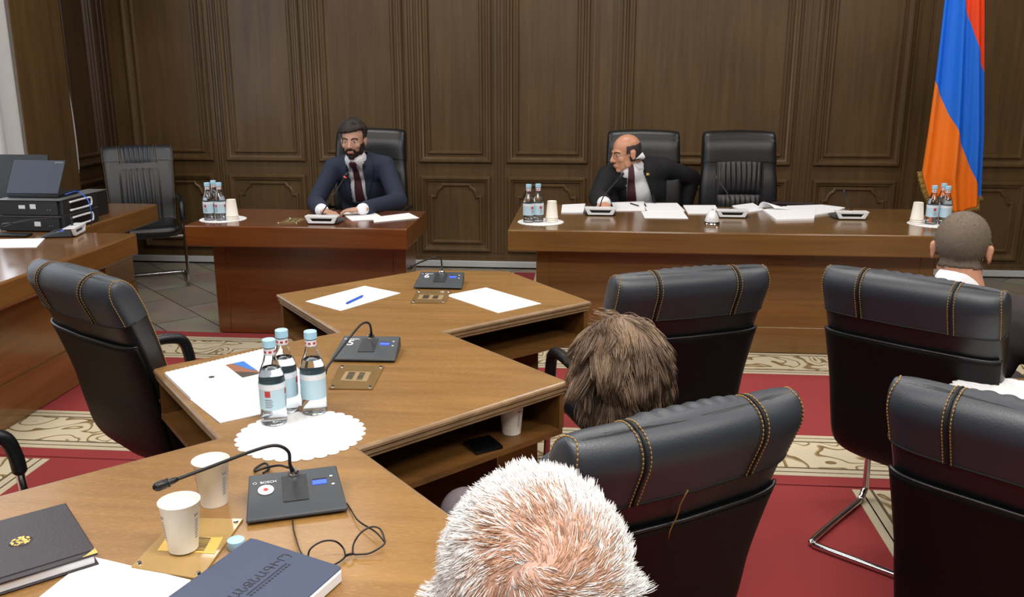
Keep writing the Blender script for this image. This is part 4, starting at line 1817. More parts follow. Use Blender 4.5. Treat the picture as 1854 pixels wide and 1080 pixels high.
def fz(u, v):
    b0 = zb(u)
    b2 = max(1.56 - .70 * u - .17 * u * u, b0 + .004)
    b1 = min(2.09 - (u - .43) / .57 * .47 - .05 * max(0, .43 - u), ZT - .004)
    if v < 1 / 3:
        return ZT + (b1 - ZT) * v * 3
    if v < 2 / 3:
        return b1 + (b2 - b1) * (v * 3 - 1)
    return b2 + (b0 - b2) * (v * 3 - 2)


def fp(u, v, dz=0.0, dy=0.0):
    z = fz(u, v) + dz
    x = interp(XLc, z) * (1 - u) + interp(XRc, z) * u
    k = .35 + .65 * min(1, (ZT - z) / 1.6)
    y = FY - .10 * math.sin(math.pi * u) * k - .030 * k * math.sin(u * 17 + .6 * z) - .012 * math.sin(u * 31 + 1.0) * k
    return Vector((x - 2.6, y - FY + dy, z))


NU, NV = 90, 91
vs = [fp(i / (NU - 1), j / (NV - 1)) for j in range(NV) for i in range(NU)]
fs, mi = [], []
for j in range(NV - 1):
    for i in range(NU - 1):
        a = j * NU + i
        fs.append((a, a + 1, a + 1 + NU, a + NU))
        mi.append(0 if j < 30 else (1 if j < 60 else 2))
mb = MB()
mb.v, mb.f, mb.m = vs, fs, mi
o = mb.build('flag_cloth', ['flag_red', 'flag_blue', 'flag_orange'], t, angle=3)
s_ = o.modifiers.new('thick', 'SOLIDIFY')
s_.thickness = .003
vs, fs = [], []
M2 = 360
for i in range(M2):
    u = i / (M2 - 1)
    p0 = fp(u, 1.0)
    u_ = min(max(u, .002), .998)
    tn = (fp(u_ + .002, 1.0) - fp(u_ - .002, 1.0)).normalized()
    nrm = Vector((tn.z, 0, -tn.x))
    if nrm.z > 0:
        nrm = -nrm
    ln_ = .034 + .004 * math.sin(i * 2.1)
    vs += [p0 + Vector((0, -.004, 0)), p0 + nrm * ln_ + Vector((0, -.004 + .005 * math.sin(i * 1.3), 0))]
for i in range(M2 - 1):
    fs.append((2 * i, 2 * i + 2, 2 * i + 3, 2 * i + 1))
o = MB().add(vs, fs).build('fringe', 'fringe', t, angle=3)
s_ = o.modifiers.new('thick', 'SOLIDIFY')
s_.thickness = .004
MB().tube([(0.02, .05, .02), (0.02, .05, 2.7)], .014, 12).build('pole', 'brass', t)
MB().lathe([(.0003, 0), (.16, 0), (.16, .015), (.05, .035), (.03, .08), (.0003, .08)], 32, c=(0.02, .05, .0), cap=False).build('stand', 'brass', t)

# ================================================================== PEOPLE
mat('hair_brown', (122, 99, 79), 0.55)
mat('hair_brown_light', (168, 142, 114), 0.5)
mat('hair_brown_dark', (76, 58, 47), 0.6)


def remeshed(mb, voxel, smooth=4, factor=.6):
    me = mb.mesh('tmp', ['shirt'], angle=4)
    o = bpy.data.objects.new('tmp', me)
    C.objects.link(o)
    r = o.modifiers.new('r', 'REMESH')
    r.mode = 'VOXEL'
    r.voxel_size = voxel
    s = o.modifiers.new('s', 'SMOOTH')
    s.factor = factor
    s.iterations = smooth
    dg = bpy.context.evaluated_depsgraph_get()
    dg.update()
    out = bpy.data.meshes.new_from_object(o.evaluated_get(dg))
    bpy.data.objects.remove(o)
    bpy.data.meshes.remove(me)
    out.materials.clear()
    return out


def link_mesh(name, me, mats, parent, base):
    me.name = name
    for m in (mats if isinstance(mats, (list, tuple)) else [mats]):
        me.materials.append(MATS[m])
    me.transform(Matrix.Translation(-base))
    me.polygons.foreach_set('use_smooth', [True] * len(me.polygons))
    me.update()
    o = bpy.data.objects.new(name, me)
    C.objects.link(o)
    o.parent = parent
    return o


def head_matrix(pos, yaw, pitch=0.0, roll=0.0, scale=1.0):
    """yaw 0 looks to +y, pitch > 0 looks up"""
    return Matrix.Translation(pos) @ Matrix.Rotation(yaw, 4, 'Z') @ Matrix.Rotation(pitch, 4, 'X') @ Matrix.Rotation(roll, 4, 'Y') @ Matrix.Scale(scale, 4)


def add_head(mb, H, face=True):
    k = H.to_scale().x
    e = lambda c, r: mb.ell(c, r, M=H, n=24, m=16)
    e((0, -.014, .034), (.0755, .094, .084))
    e((0, .028, -.012), (.062, .064, .092))
    e((0, .032, -.070), (.046, .048, .036))
    e((0, .066, -.098), (.020, .018, .016))
    e((0, .076, .020), (.050, .016, .013))
    mb.cap((0, .086, .012), (0, .110, -.030), .008 * k, .0125 * k, M=H)
    for s in (-1, 1):
        e((s * .012, .098, -.035), (.0095, .009, .008))
        e((s * .040, .060, -.026), (.022, .022, .020))
        e((s * .052, .020, -.060), (.014, .026, .026))
        e((s * .079, -.008, -.008), (.008, .020, .032))
        e((s * .083, -.018, .006), (.007, .012, .018))
    e((0, .0885, -.0615), (.022, .010, .0055))
    e((0, .086, -.072), (.019, .010, .0065))


def add_neck(mb, H, chest, r=.056):
    k = H.to_scale().x
    a = H @ Vector((0, -.022, -.045))
    mb.cap(a, chest, r * k, r * 1.08 * k)


def add_hand(mb, wrist, fwd, up, side, curl=.5, spread=.12, k=1.0):
    """fwd: towards the fingers, up: back of the hand, side: +1 thumb on the left of fwd"""
    f = Vector(fwd).normalized()
    u = (Vector(up) - f * f.dot(Vector(up))).normalized()
    s = u.cross(f) * side
    M = Matrix((s.to_4d(), f.to_4d(), u.to_4d(), (0, 0, 0, 1)))
    M = Matrix(((s.x, f.x, u.x, wrist[0]), (s.y, f.y, u.y, wrist[1]), (s.z, f.z, u.z, wrist[2]), (0, 0, 0, 1)))
    mb.cap((0, -.02, 0), (0, .02, 0), .024 * k, .028 * k, M=M, flat=.75)
    mb.ell((0, .052 * k, -.002), (.040 * k, .048 * k, .016 * k), M=M)
    for i, (x, L) in enumerate(((.030, .070), (.010, .078), (-.010, .072), (-.028, .058))):
        p = Vector((x * k, .088 * k, 0))
        a = -x * spread * 10
        ang = curl * .5
        for j, (seg, r) in enumerate(((.45, .0092), (.30, .0084), (.25, .0076))):
            d = Vector((math.sin(-a) * math.cos(ang), math.cos(a) * math.cos(ang), -math.sin(ang)))
            q = p + d * (L * seg * k)
            mb.cap(p, q, r * k, (r - .0006) * k, M=M, n=10)
            p = q
            ang += curl * (.9 if j == 0 else .7)
    p0, p1 = Vector((.030, .018, -.006)) * k, Vector((.052, .048, -.016)) * k
    p2 = Vector((.054, .078, -.024)) * k
    mb.cap(p0, p1, .013 * k, .0108 * k, M=M, n=10)
    mb.cap(p1, p2, .0105 * k, .0085 * k, M=M, n=10)


def shell(body, H, fn, name, mat_, parent, base, inner=-.002):
    """patch grown off the body surface where fn(local point, local normal) gives an offset (m)"""
    Hi = H.inverted()
    R = Hi.to_3x3()
    me = body.data
    keep, pos = {}, {}
    for v in me.vertices:
        w = v.co + base
        l = Hi @ w
        if l.length > .3:
            continue
        n = v.normal.copy()
        d = fn(l, (R @ n).normalized())
        if d is not None:
            keep[v.index] = len(keep)
            pos[v.index] = (v.co + n * d, v.co + n * inner)
    fs = [p.vertices[:] for p in me.polygons if all(i in keep for i in p.vertices)]
    if not fs:
        return None
    used = sorted({i for f in fs for i in f})
    ix = {i: k for k, i in enumerate(used)}
    vs = [pos[i][0] for i in used]
    cnt = {}
    for f in fs:
        for a, b in zip(f, f[1:] + f[:1]):
            cnt[(a, b)] = 1
    F = [tuple(ix[i] for i in f) for f in fs]
    off_ = {}
    for (a, b) in list(cnt):
        if (b, a) not in cnt:
            for i in (a, b):
                if i not in off_:
                    off_[i] = len(vs)
                    vs.append(pos[i][1])
            F.append((ix[b], ix[a], off_[a], off_[b]))
    mb = MB().add(vs, F)
    return mb.build(name, mat_, parent, angle=4)


def strands(body, H, base, count, length, fn, name, mats, parent, seed=1, r0=.0006, segs=4, lift=.0, mi_fn=None, clumps=0, conv=.6, wave=.06):
    """fn(local point, local normal, rnd) -> (local direction, length factor) or None.  Builds real hair strands."""
    rnd = random.Random(seed)
    Hi = H.inverted()
    R = H.to_3x3()
    Rn = Hi.to_3x3()
    me = body.data
    me.calc_loop_triangles()
    tris, wts = [], []
    for t in me.loop_triangles:
        c = Hi @ (Vector(t.center) + base)
        if c.length < .22:
            tris.append(t)
            wts.append(t.area)
    mb = MB()

    def grow(t, wv):
        a, b = rnd.random(), rnd.random()
        if a + b > 1:
            a, b = 1 - a, 1 - b
        v0, v1, v2 = [me.vertices[i].co for i in t.vertices]
        p = v0 + (v1 - v0) * a + (v2 - v0) * b
        n = Vector(t.normal)
        lp, ln = Hi @ (p + base), (Rn @ n).normalized()
        q = fn(lp, ln, rnd)
        if q is None:
            return None
        d, k = q
        d = (R @ d).normalized()
        L = length * k
        path = [p - n * .001]
        cur, dr = p.copy(), d.copy()
        for j in range(segs):
            cur = cur + dr * (L / segs)
            path.append(cur.copy())
            lc = (Hi @ (cur + base))
            dr = (dr + Vector((0, 0, -1)) * lift + Vector((rnd.gauss(0, wv), rnd.gauss(0, wv), rnd.gauss(0, wv)))).normalized()
            rad = (lc.x / .080) ** 2 + ((lc.y + .014) / .099) ** 2 + ((lc.z - .034) / .089) ** 2
            if lift and rad < 1.20 and lc.z > -.06:
                wn = (R @ (lc - Vector((0, -.014, .034))).normalized()).normalized()
                if dr.dot(wn) < 0.04:
                    dr = (dr - wn * (dr.dot(wn) - .07)).normalized()
        return lp, path

    guides = []
    for t in rnd.choices(tris, wts, k=clumps):
        g = grow(t, wave * 1.6)
        if g:
            guides.append(g)
    for t in rnd.choices(tris, wts, k=count):
        g = grow(t, wave)
        if g is None:
            continue
        lp, path = g
        gi = None
        if guides:
            best = 9.0
            for i_, (gl, gp_) in enumerate(guides):
                dd = (gl - lp).length_squared
                if dd < best:
                    best, gi = dd, i_
            off_ = [path[j] - path[0] for j in range(len(path))]
            gp_ = guides[gi][1]
            for j in range(1, len(path)):
                c_ = conv * (j / segs)
                path[j] = path[j].lerp(gp_[j] + (path[0] - gp_[0]) * (1 - c_) , min(1, c_ * 1.5))
        mb.tube(path, [r0] + [r0 * .95] * (segs - 1) + [r0 * .3], 3, mi=(mi_fn(guides[gi][0] if gi is not None and rnd.random() < .6 else lp, rnd) if mi_fn else 0))
    me2 = bpy.data.meshes.new(name)
    me2.from_pydata([tuple(v) for v in mb.v], [], mb.f)
    for m in mats:
        me2.materials.append(MATS[m])
    me2.polygons.foreach_set('material_index', mb.m)
    me2.polygons.foreach_set('use_smooth', [True] * len(mb.f))
    me2.update()
    o = bpy.data.objects.new(name, me2)
    C.objects.link(o)
    o.parent = parent
    tag(o, kind='stuff')
    return o


def eyes(H, parent, base, brow='hair_dark', look=0.0):
    for s in (-1, 1):
        mb = MB()
        c = Vector((s * .031, .0725, .0))
        mb.ell(c, (.0120, .0115, .0075), M=H, n=16, m=12)
        d = Vector((look, 1, -.05)).normalized()
        mb.ell(c + d * .0090, (.0056, .0036, .0056), M=H, n=12, m=8, mi=1)
        me = mb.mesh('eye', ['eye_white', 'ink_black'])
        me.transform(Matrix.Translation(-base))
        o = bpy.data.objects.new('eye', me)
        C.objects.link(o)
        o.parent = parent
        mb = MB()
        p = [H @ Vector((s * x, y, z)) - base for x, y, z in ((.012, .0930, .017), (.026, .0905, .024), (.040, .082, .024), (.052, .070, .017))]
        mb.tube(catmull([tuple(v) for v in p], 3), [.0028] + [.0040] * 8 + [.0022], 6)
        mb.build('eyebrow', brow, parent, angle=4)


def limb(mb, pts, rs, k=1.0):
    for (a, b), (ra, rb) in zip(zip(pts, pts[1:]), zip(rs, rs[1:])):
        mb.cap(a, b, ra * k, rb * k)


def torso(mb, J, g=0.0, belly=1.0):
    """pelvis, waist, chest volumes between hips and shoulders; J holds the joints"""
    pel, ch = Vector(J['pelvis']), Vector(J['chest'])
    sl, sr = Vector(J['shL']), Vector(J['shR'])
    ax = (sr - sl).normalized()
    up = (ch - pel).normalized()
    f = up.cross(ax) if J.get('flip') else ax.cross(up) * -1
    f = up.cross(ax)
    L = (ch - pel).length

    def el(c, rx, ry, rz):
        M = Matrix(((ax.x, f.x, up.x, c.x), (ax.y, f.y, up.y, c.y), (ax.z, f.z, up.z, c.z), (0, 0, 0, 1)))
        mb.ell((0, 0, 0), (rx + g, ry + g, rz + g), M=M, n=28, m=18)
    el(pel + up * .02, .165, .115, .12)
    el(pel + up * L * .35, .150, .112 * belly, .15)
    el(pel + up * L * .70, .165, .118, .17)
    el(ch + up * .01, .175, .100, .10)
    for s in (sl, sr):
        mb.cap(ch + up * .05, s, .062 + g, .058 + g)
        mb.cap(ch - up * .04, s - up * .02, .085 + g, .055 + g)
    return ax, f, up


def person(label, J, H, skin, clothes, base=None, voxel=.0065, hands=(), belly=1.0):
    base = Vector(base if base else (J['pelvis'][0], J['pelvis'][1], 0.0))
    root = thing('person', label, 'person', base)
    # --- the body: one continuous surface
    mb = MB()
    add_head(mb, H)
    add_neck(mb, H, Vector(J['chest']) + (Vector(J['neck']) - Vector(J['chest'])) * .5)
    torso(mb, J, -.012, belly)
    for s in 'LR':
        limb(mb, [J['sh' + s], J['el' + s], J['wr' + s]], [.046, .036, .025])
        limb(mb, [J['hip' + s], J['kn' + s], J['an' + s]], [.078, .052, .036])
        kn, an = Vector(J['kn' + s]), Vector(J['an' + s])
        toe = an + Vector(J['toe']) * .15
        mb.cap(an - Vector((0, 0, .03)), Vector((toe.x, toe.y, .045)), .036, .028)
    for h in hands:
        add_hand(mb, **h)
    body = link_mesh('body', remeshed(mb, voxel, 3, .5), skin, root, base)
    ax, f, up = None, None, None
    # --- trousers
    mb = MB()
    pel = Vector(J['pelvis'])
    mb.ell(tuple(pel), (.185, .150, .12))
    for s in 'LR':
        limb(mb, [J['hip' + s], J['kn' + s], Vector(J['an' + s]) + Vector((0, 0, .03))], [.098, .070, .052])
        mb.cap(pel, J['hip' + s], .11, .098)
    link_mesh('trousers', remeshed(mb, .012, 3), clothes['trousers'], root, base)
    for s in 'LR':
        an = Vector(J['an' + s])
        toe = an + Vector(J['toe']) * .16
        mb = MB()
        mb.cap(Vector((an.x, an.y, .055)) - Vector(J['toe']) * .03, Vector((toe.x, toe.y, .045)), .044, .036)
        mb.cap(Vector((an.x, an.y, .055)), Vector((an.x, an.y, .10)), .042, .040)
        link_mesh('shoe', remeshed(mb, .010, 2), 'shoe', root, base)
    return root, body, base


def garment(name, J, g, mat_, root, base, sleeves=True, arm=(.066, .058, .046), to=.93, belly=1.0, cut=None, voxel=.009, collar=None, extra=None):
    mb = MB()
    torso(mb, J, g, belly)
    if sleeves:
        for s in 'LR':
            sh, el, wr = Vector(J['sh' + s]), Vector(J['el' + s]), Vector(J['wr' + s])
            limb(mb, [sh, el, el + (wr - el) * to], [arm[0], arm[1], arm[2]])
    if collar:
        mb.cap(Vector(J['chest']) + Vector((0, 0, .02)), collar, .088, .070)
    if extra:
        extra(mb)
    me = remeshed(mb, voxel, 4)
    if cut:
        bm = bmesh.new()
        bm.from_mesh(me)
        bmesh.ops.delete(bm, geom=[fa for fa in bm.faces if cut(fa.calc_center_median())], context='FACES')
        bm.to_mesh(me)
        bm.free()
    o = link_mesh(name, me, mat_, root, base)
    if cut:
        s = o.modifiers.new('thick', 'SOLIDIFY')
        s.thickness = .005
        s.offset = -1
    return o


def drape(name, target, base, pts, n_rows, n_cols, direction, off_, mat_, root, thick=.003, ymin=-99):
    """cloth strip laid on target: pts = [(left edge points), (right edge points)] in world space, projected along direction"""
    T_ = BVHTree.FromPolygons([v.co + base for v in target.data.vertices], [tuple(p.vertices) for p in target.data.polygons])
    Lp, Rp = catmull([tuple(p) for p in pts[0]], 8), catmull([tuple(p) for p in pts[1]], 8)
    d = Vector(direction).normalized()

    def samp(P, t):
        x = t * (len(P) - 1)
        i = min(int(x), len(P) - 2)
        return Vector(P[i]).lerp(Vector(P[i + 1]), x - i)
    vs = []
    for j in range(n_rows):
        for i in range(n_cols):
            p = samp(Lp, j / (n_rows - 1)).lerp(samp(Rp, j / (n_rows - 1)), i / (n_cols - 1))
            hit = T_.ray_cast(p - d * .5, d, 1.2)
            for _k in range(4):
                if hit[0] is not None and hit[0].y < ymin:
                    hit = T_.ray_cast(hit[0] + d * .004, d, 1.2)
            q = hit[0] if hit[0] is not None else p
            if (q - p).length > .45:
                q = p
            vs.append(q - d * off_ - base)
    fs = []
    for j in range(n_rows - 1):
        for i in range(n_cols - 1):
            a = j * n_cols + i
            fs.append((a, a + 1, a + 1 + n_cols, a + n_cols))
    o = MB().add(vs, fs).build(name, mat_, root, angle=4)
    s = o.modifiers.new('thick', 'SOLIDIFY')
    s.thickness = thick
    s.offset = 0
    return o


# ------------------------------------------------------------------ the speaker in the navy suit (left desk)
hc = atY(640, 254, 5.98)
J = dict(pelvis=(-1.60, 6.34, .54), chest=(-1.585, 6.12, .97), neck=(-1.585, 6.06, 1.07),
         shL=tuple(atY(605, 303, 6.09)), shR=tuple(atY(697, 300, 6.09)),
         elL=tuple(atY(571, 366, 5.98)), elR=tuple(atY(722, 364, 5.98)),
         hipL=(-1.72, 6.32, .52), hipR=(-1.48, 6.32, .52), knL=(-1.76, 5.86, .55), knR=(-1.44, 5.86, .55),
         anL=(-1.76, 5.84, .10), anR=(-1.44, 5.84, .10), toe=(0, -1, 0))
J['wrL'] = tuple(at(583, 381, .79))
J['wrR'] = tuple(at(648, 383, .79) + Vector((0, .10, 0)))
H1_ = head_matrix(hc, math.pi - .03, -.06, 0, 1.02)
wl_, wr_ = Vector(J['wrL']), Vector(J['wrR'])
root, body, base = person('person in navy suit with dark beard and striped tie, seated at the red-brown desk', J, H1_, 'skin_light', {'trousers': 'navy'},
                          hands=[dict(wrist=wl_, fwd=(.75, -.55, -.05), up=(0, 0, 1), side=1, curl=.75),
                                 dict(wrist=wr_, fwd=(-1, -.15, -.05), up=(0, 0, 1), side=-1, curl=.6)])
shirt = garment('shirt', J, -.002, 'shirt', root, base, arm=(.052, .046, .038), to=1.0, collar=H1_ @ Vector((0, -.015, -.118)))


def cutm1(c):
    if c.y > 6.10:
        return False
    w = .054 + max(0, (c.z - .98)) * .10
    return abs(c.x - (-1.585)) < w and c.z > .55


jacket = garment('jacket', J, .014, 'navy', root, base, arm=(.068, .060, .050), to=.90, cut=cutm1, collar=H1_ @ Vector((0, -.030, -.155)))
D_ = Vector((0, 1, -.15))


def mirror_x(pts, c):
    return [(2 * c - x, y, z) for x, y, z in pts]


cx = -1.585
tk = Vector(H1_ @ Vector((0, .060, -.150)))
drape('tie', shirt, base, [[(cx - .018, 5.95, 1.00), (cx - .026, 5.95, .88), (cx - .038, 5.95, .70)], [(cx + .018, 5.95, 1.00), (cx + .026, 5.95, .88), (cx + .038, 5.95, .70)]],
      26, 7, D_, .006, 'tie_striped', root, .006, 5.955)
drape('tie_knot', shirt, base, [[(cx - .020, 5.95, 1.030), (cx - .024, 5.95, 1.018), (cx - .015, 5.95, .990)], [(cx + .020, 5.95, 1.030), (cx + .024, 5.95, 1.018), (cx + .015, 5.95, .990)]],
      8, 7, D_, .012, 'tie_striped', root, .010)
for s in (-1, 1):
    drape('shirt_collar', shirt, base, [[(cx + s * .012, 5.95, 1.036), (cx + s * .030, 5.95, 1.005), (cx + s * .044, 5.95, .975)],
                                        [(cx + s * .056, 5.95, 1.068), (cx + s * .064, 5.95, 1.030), (cx + s * .050, 5.95, .976)]], 12, 7, D_, .010, 'shirt', root, .004)
    drape('lapel', jacket, base, [[(cx + s * .062, 5.95, 1.075), (cx + s * .056, 5.95, .99), (cx + s * .050, 5.95, .78)],
                                  [(cx + s * .100, 5.95, 1.070), (cx + s * .120, 5.95, .985), (cx + s * .058, 5.95, .78)]], 20, 7, D_, .006, 'navy', root, .004)


def hair1(l, n):
    z_edge = .058 - .35 * max(0, -l.y) * 2.4
    if l.y > .02:
        line = .058 - .16 * l.x
    elif l.y > -.02:
        line = .0
    else:
        line = -.065
    if abs(l.x) > .068 and -.035 < l.y < .012 and l.z < .018:
        return None
    if l.z < line:
        return None
    top = max(0, min(1, (l.z - .03) / .05))
    return .005 + .019 * top + .007 * noise.noise(l * 35)


shell(body, H1_, hair1, 'hair', 'hair_dark', root, base)


def st1(l, n, rnd):
    if hair1(l, n) is None:
        return None
    if l.z > .05:
        return (n * .8 + Vector((.75, -.35, .25)) + Vector((rnd.gauss(0, .15), rnd.gauss(0, .15), rnd.gauss(0, .1))), rnd.uniform(1.1, 1.5))
    return (n * .5 + Vector((0, -.3, -.7)), rnd.uniform(.3, .5))


strands(body, H1_, base, 3500, .036, st1, 'hair_strands', ['hair_dark', 'hair_brown_dark'], root, 11, .0009, 4, mi_fn=lambda l, q: int(q.random() < .4), clumps=90, conv=.5)


def beard1(l, n):
    ax_ = abs(l.x)
    if l.y < .0 or ax_ > .0695 or l.z < -.122:
        return None
    side = ax_ > .048 and l.y < .055 and l.z < -.016
    if l.z > -.044 and not side:
        return None
    if ax_ < .020 and -.076 < l.z < -.060:
        return None
    if .030 < ax_ < .050 and l.z > -.056:
        return None
    return .0055 + .0015 * noise.noise(l * 120)


shell(body, H1_, beard1, 'beard', 'beard', root, base)
mb = MB()
mb.ell((0, .0955, -.0675), (.019, .006, .0085), M=H1_)
o = mb.mesh('lips', ['lip'])
o.transform(Matrix.Translation(-base))
ob = bpy.data.objects.new('lips', o)
C.objects.link(ob)
ob.parent = root
eyes(H1_, root, base)
for w_, e_ in ((wl_, Vector(J['elL'])),):
    d = (e_ - w_).normalized()
    me = MB().tube([tuple(w_ + d * .005 - base), tuple(w_ + d * .05 - base)], .041, 18).build('cuff', 'shirt', root)

# ------------------------------------------------------------------ the bald man with glasses (main desk)
hc = atY(1133, 277, 6.22)
J = dict(pelvis=(.42, 6.50, .54), chest=(.36, 6.36, .93), neck=(.31, 6.32, 1.03),
         shL=tuple(atY(1100, 318, 6.28)), shR=tuple(atY(1200, 303, 6.42)),
         elL=tuple(atY(1082, 358, 6.22)), elR=tuple(atY(1252, 322, 6.62)),
         hipL=(.30, 6.48, .52), hipR=(.54, 6.48, .52), knL=(.26, 6.06, .54), knR=(.58, 6.06, .54),
         anL=(.24, 6.06, .10), anR=(.58, 6.06, .10), toe=(0, -1, 0))
J['wrL'] = tuple(at(1094, 370, .80) + Vector((0, .06, 0)))
J['wrR'] = tuple(atY(1240, 372, 6.60))
H2_ = head_matrix(hc, math.pi - math.radians(62), -.16, 0, 1.06)
root, body, base = person('person with bald head, glasses, black suit and dark red tie at the main desk', J, H2_, 'skin_bald', {'trousers': 'black_suit'},
                          hands=[dict(wrist=Vector(J['wrL']), fwd=(.1, -1, -.12), up=(0, 0, 1), side=-1, curl=.9),
                                 dict(wrist=Vector(J['wrR']), fwd=(-.6, .1, -.8), up=(1, 0, 0), side=1, curl=.9)], belly=1.15)
shirt = garment('shirt', J, .0, 'shirt', root, base, arm=(.052, .046, .038), to=1.0, collar=H2_ @ Vector((0, -.02, -.115)), belly=1.15)
slT, slB = atY(1139, 305, 6.2), atY(1148, 362, 6.2)


def cutm2(c):
    if c.y > 6.33:
        return False
    t = (1.04 - c.z) / (1.04 - .74)
    x0 = .265 + .010 * t
    x1 = .345 + .115 * t
    return x0 - .01 < c.x < x1 and c.z < 1.12 and c.z > .6


jacket = garment('jacket', J, .016, 'black_suit', root, base, arm=(.074, .066, .056), to=.88, cut=cutm2, belly=1.15, collar=H2_ @ Vector((0, -.035, -.16)))
D2_ = Vector((0, 1, -.1))
drape('tie', shirt, base, [[(.268, 6.1, 1.02), (.270, 6.1, .90), (.272, 6.1, .74)], [(.300, 6.1, 1.015), (.318, 6.1, .90), (.340, 6.1, .74)]], 24, 7, D2_, .006, 'tie_red', root, .006)
drape('shirt_collar', shirt, base, [[(.305, 6.1, 1.045), (.315, 6.1, 1.015), (.345, 6.1, .985)], [(.355, 6.1, 1.100), (.375, 6.1, 1.06), (.372, 6.1, .99)]], 12, 7, D2_, .010, 'shirt', root, .004)
drape('lapel', jacket, base, [[(.358, 6.1, 1.07), (.395, 6.1, .94), (.455, 6.1, .76)], [(.42, 6.1, 1.06), (.48, 6.1, .95), (.475, 6.1, .76)]], 20, 7, D2_, .006, 'black_suit', root, .004)
pn = atY(1174, 313, 6.2)
drape('lapel_pin', jacket, base, [[(pn.x - .011, 6.1, pn.z + .008), (pn.x - .011, 6.1, pn.z - .008)], [(pn.x + .011, 6.1, pn.z + .008), (pn.x + .011, 6.1, pn.z - .008)]], 3, 3, D2_, .012, 'gold', root, .003)


def hair2(l, n):
    if l.z < -.055 or l.z > .055 + .1 * max(0, -l.y - .05):
        return None
    if l.y > (.032 if l.z > .004 else .010):
        return None
    if abs(l.x) > .0775 and -.040 < l.y < .016 and l.z < .026:
        return None
    return .0035 + .001 * noise.noise(l * 120)


shell(body, H2_, hair2, 'hair', 'hair_grey_dark', root, base)
eyes(H2_, root, base, 'hair_grey_dark')
mb = MB()
for s in (-1, 1):
    mb.tube([H2_ @ Vector((s * .032 + .022 * math.cos(a), .098, -.002 + .015 * math.sin(a))) - base for a in [2 * math.pi * k / 20 for k in range(20)]], .0012, 6, closed=True)
    mb.tube([H2_ @ Vector((s * .054, .098, .004)) - base, H2_ @ Vector((s * .076, .085, .005)) - base, H2_ @ Vector((s * .082, .0, .006)) - base], .0014, 6)
mb.tube([H2_ @ Vector((-.011, .099, .002)) - base, H2_ @ Vector((.011, .099, .002)) - base], .0014, 6)
mb.build('spectacles', 'chrome_dark', root, angle=4)
w_, e_ = Vector(J['wrL']), Vector(J['elL'])
d = (e_ - w_).normalized()
MB().tube([tuple(w_ + d * .0 - base), tuple(w_ + d * .05 - base)], .044, 18).build('cuff', 'shirt', root)


# ------------------------------------------------------------------ people seen from behind, seated on the table chairs
def seated(heading, hips, head, wide=.175, out=.05):
    """joints of a seated figure that faces heading (unit vector)"""
    f = Vector((heading[0], heading[1], 0)).normalized()
    r = Vector((f.y, -f.x, 0))                 # the figure's right
    h = Vector(hips)
    hd = Vector(head)
    nk = hd - Vector((0, 0, .135)) - f * .035
    ch = nk - Vector((0, 0, .10)) - f * .01
    J = dict(pelvis=tuple(h + Vector((0, 0, .04))), chest=tuple(ch), neck=tuple(nk), toe=tuple(f))
    for s, k in (('L', -1), ('R', 1)):
        sh = ch + r * (k * wide) + Vector((0, 0, .035))
        el = sh + f * .06 + r * (k * out) - Vector((0, 0, .27))
        wr = el + f * .20 - r * (k * .10) + Vector((0, 0, .02))
        hip = h + r * (k * .10)
        kn = hip + f * .43 + Vector((0, 0, .03))
        J.update({'sh' + s: tuple(sh), 'el' + s: tuple(el), 'wr' + s: tuple(wr), 'hip' + s: tuple(hip), 'kn' + s: tuple(kn),
                  'an' + s: (kn.x + f.x * .02, kn.y + f.y * .02, .10)})
    return J, f, r


def hands_of(J, f, r):
    return [dict(wrist=Vector(J['wrL']), fwd=f * .9 + r * .3 + Vector((0, 0, -.3)), up=(0, 0, 1), side=1, curl=.5),
            dict(wrist=Vector(J['wrR']), fwd=f * .9 - r * .3 + Vector((0, 0, -.3)), up=(0, 0, 1), side=-1, curl=.5)]


# short-cropped man beyond the table
hc = atY(1741, 452, 2.92)
J, f, r = seated((.62, .78), (1.18, 2.92, .50), hc + Vector((.05, -.02, .0)), .20, .12)
H3_ = head_matrix(hc, math.radians(-26), -.12, 0, 1.03)
root, body, base = person('person with short-cropped brown hair, white collar and dark jacket, seen from behind', J, H3_, 'skin_tan', {'trousers': 'brown_suit'}, hands=hands_of(J, f, r))
garment('shirt', J, -.002, 'shirt', root, base, arm=(.052, .046, .038), collar=H3_ @ Vector((0, -.025, -.105)))
garment('jacket', J, .018, 'brown_suit', root, base, arm=(.078, .066, .054), collar=H3_ @ Vector((0, -.030, -.150)))


def hair3(l, n):
    if l.z < -.055 or (l.y > .055 and l.z < .05) or (l.z < .0 and l.y > .01):
        return None
    if abs(l.x) > .071 and -.036 < l.y < .014 and l.z < .022:
        return None
    return .0030


shell(body, H3_, hair3, 'hair', 'hair_buzz', root, base)


def st3(l, n, rnd):
    if hair3(l, n) is None:
        return None
    return (n + Vector((rnd.gauss(0, .3), rnd.gauss(0, .3), rnd.gauss(0, .3) - .2)), rnd.uniform(.6, 1.2))


strands(body, H3_, base, 5000, .007, st3, 'hair_strands', ['hair_buzz', 'hair_grey_dark'], root, 3, .0005, 2, mi_fn=lambda l, q: 1 if q.random() < .4 else 0)

# brown-haired person at the table
hc = atY(1122, 672, 1.90)
J, f, r = seated((-.56, .83), (.06, 1.82, .50), hc)
J['knL'] = (-.31, 2.15, .50)
J['anL'] = (-.34, 2.20, .10)
J['chest'] = (J['chest'][0] + .01, J['chest'][1] - .02, J['chest'][2] - .05)
H4_ = head_matrix(hc, math.radians(24), -.16, 0, .97)
root, body, base = person('person with layered brown hair seen from behind, wearing dark top and grey trousers', J, H4_, 'skin_tan', {'trousers': 'grey_wool'}, hands=hands_of(J, f, r))
garment('top', J, .008, 'dark_wool', root, base, arm=(.062, .052, .042), collar=H4_ @ Vector((0, -.030, -.150)))


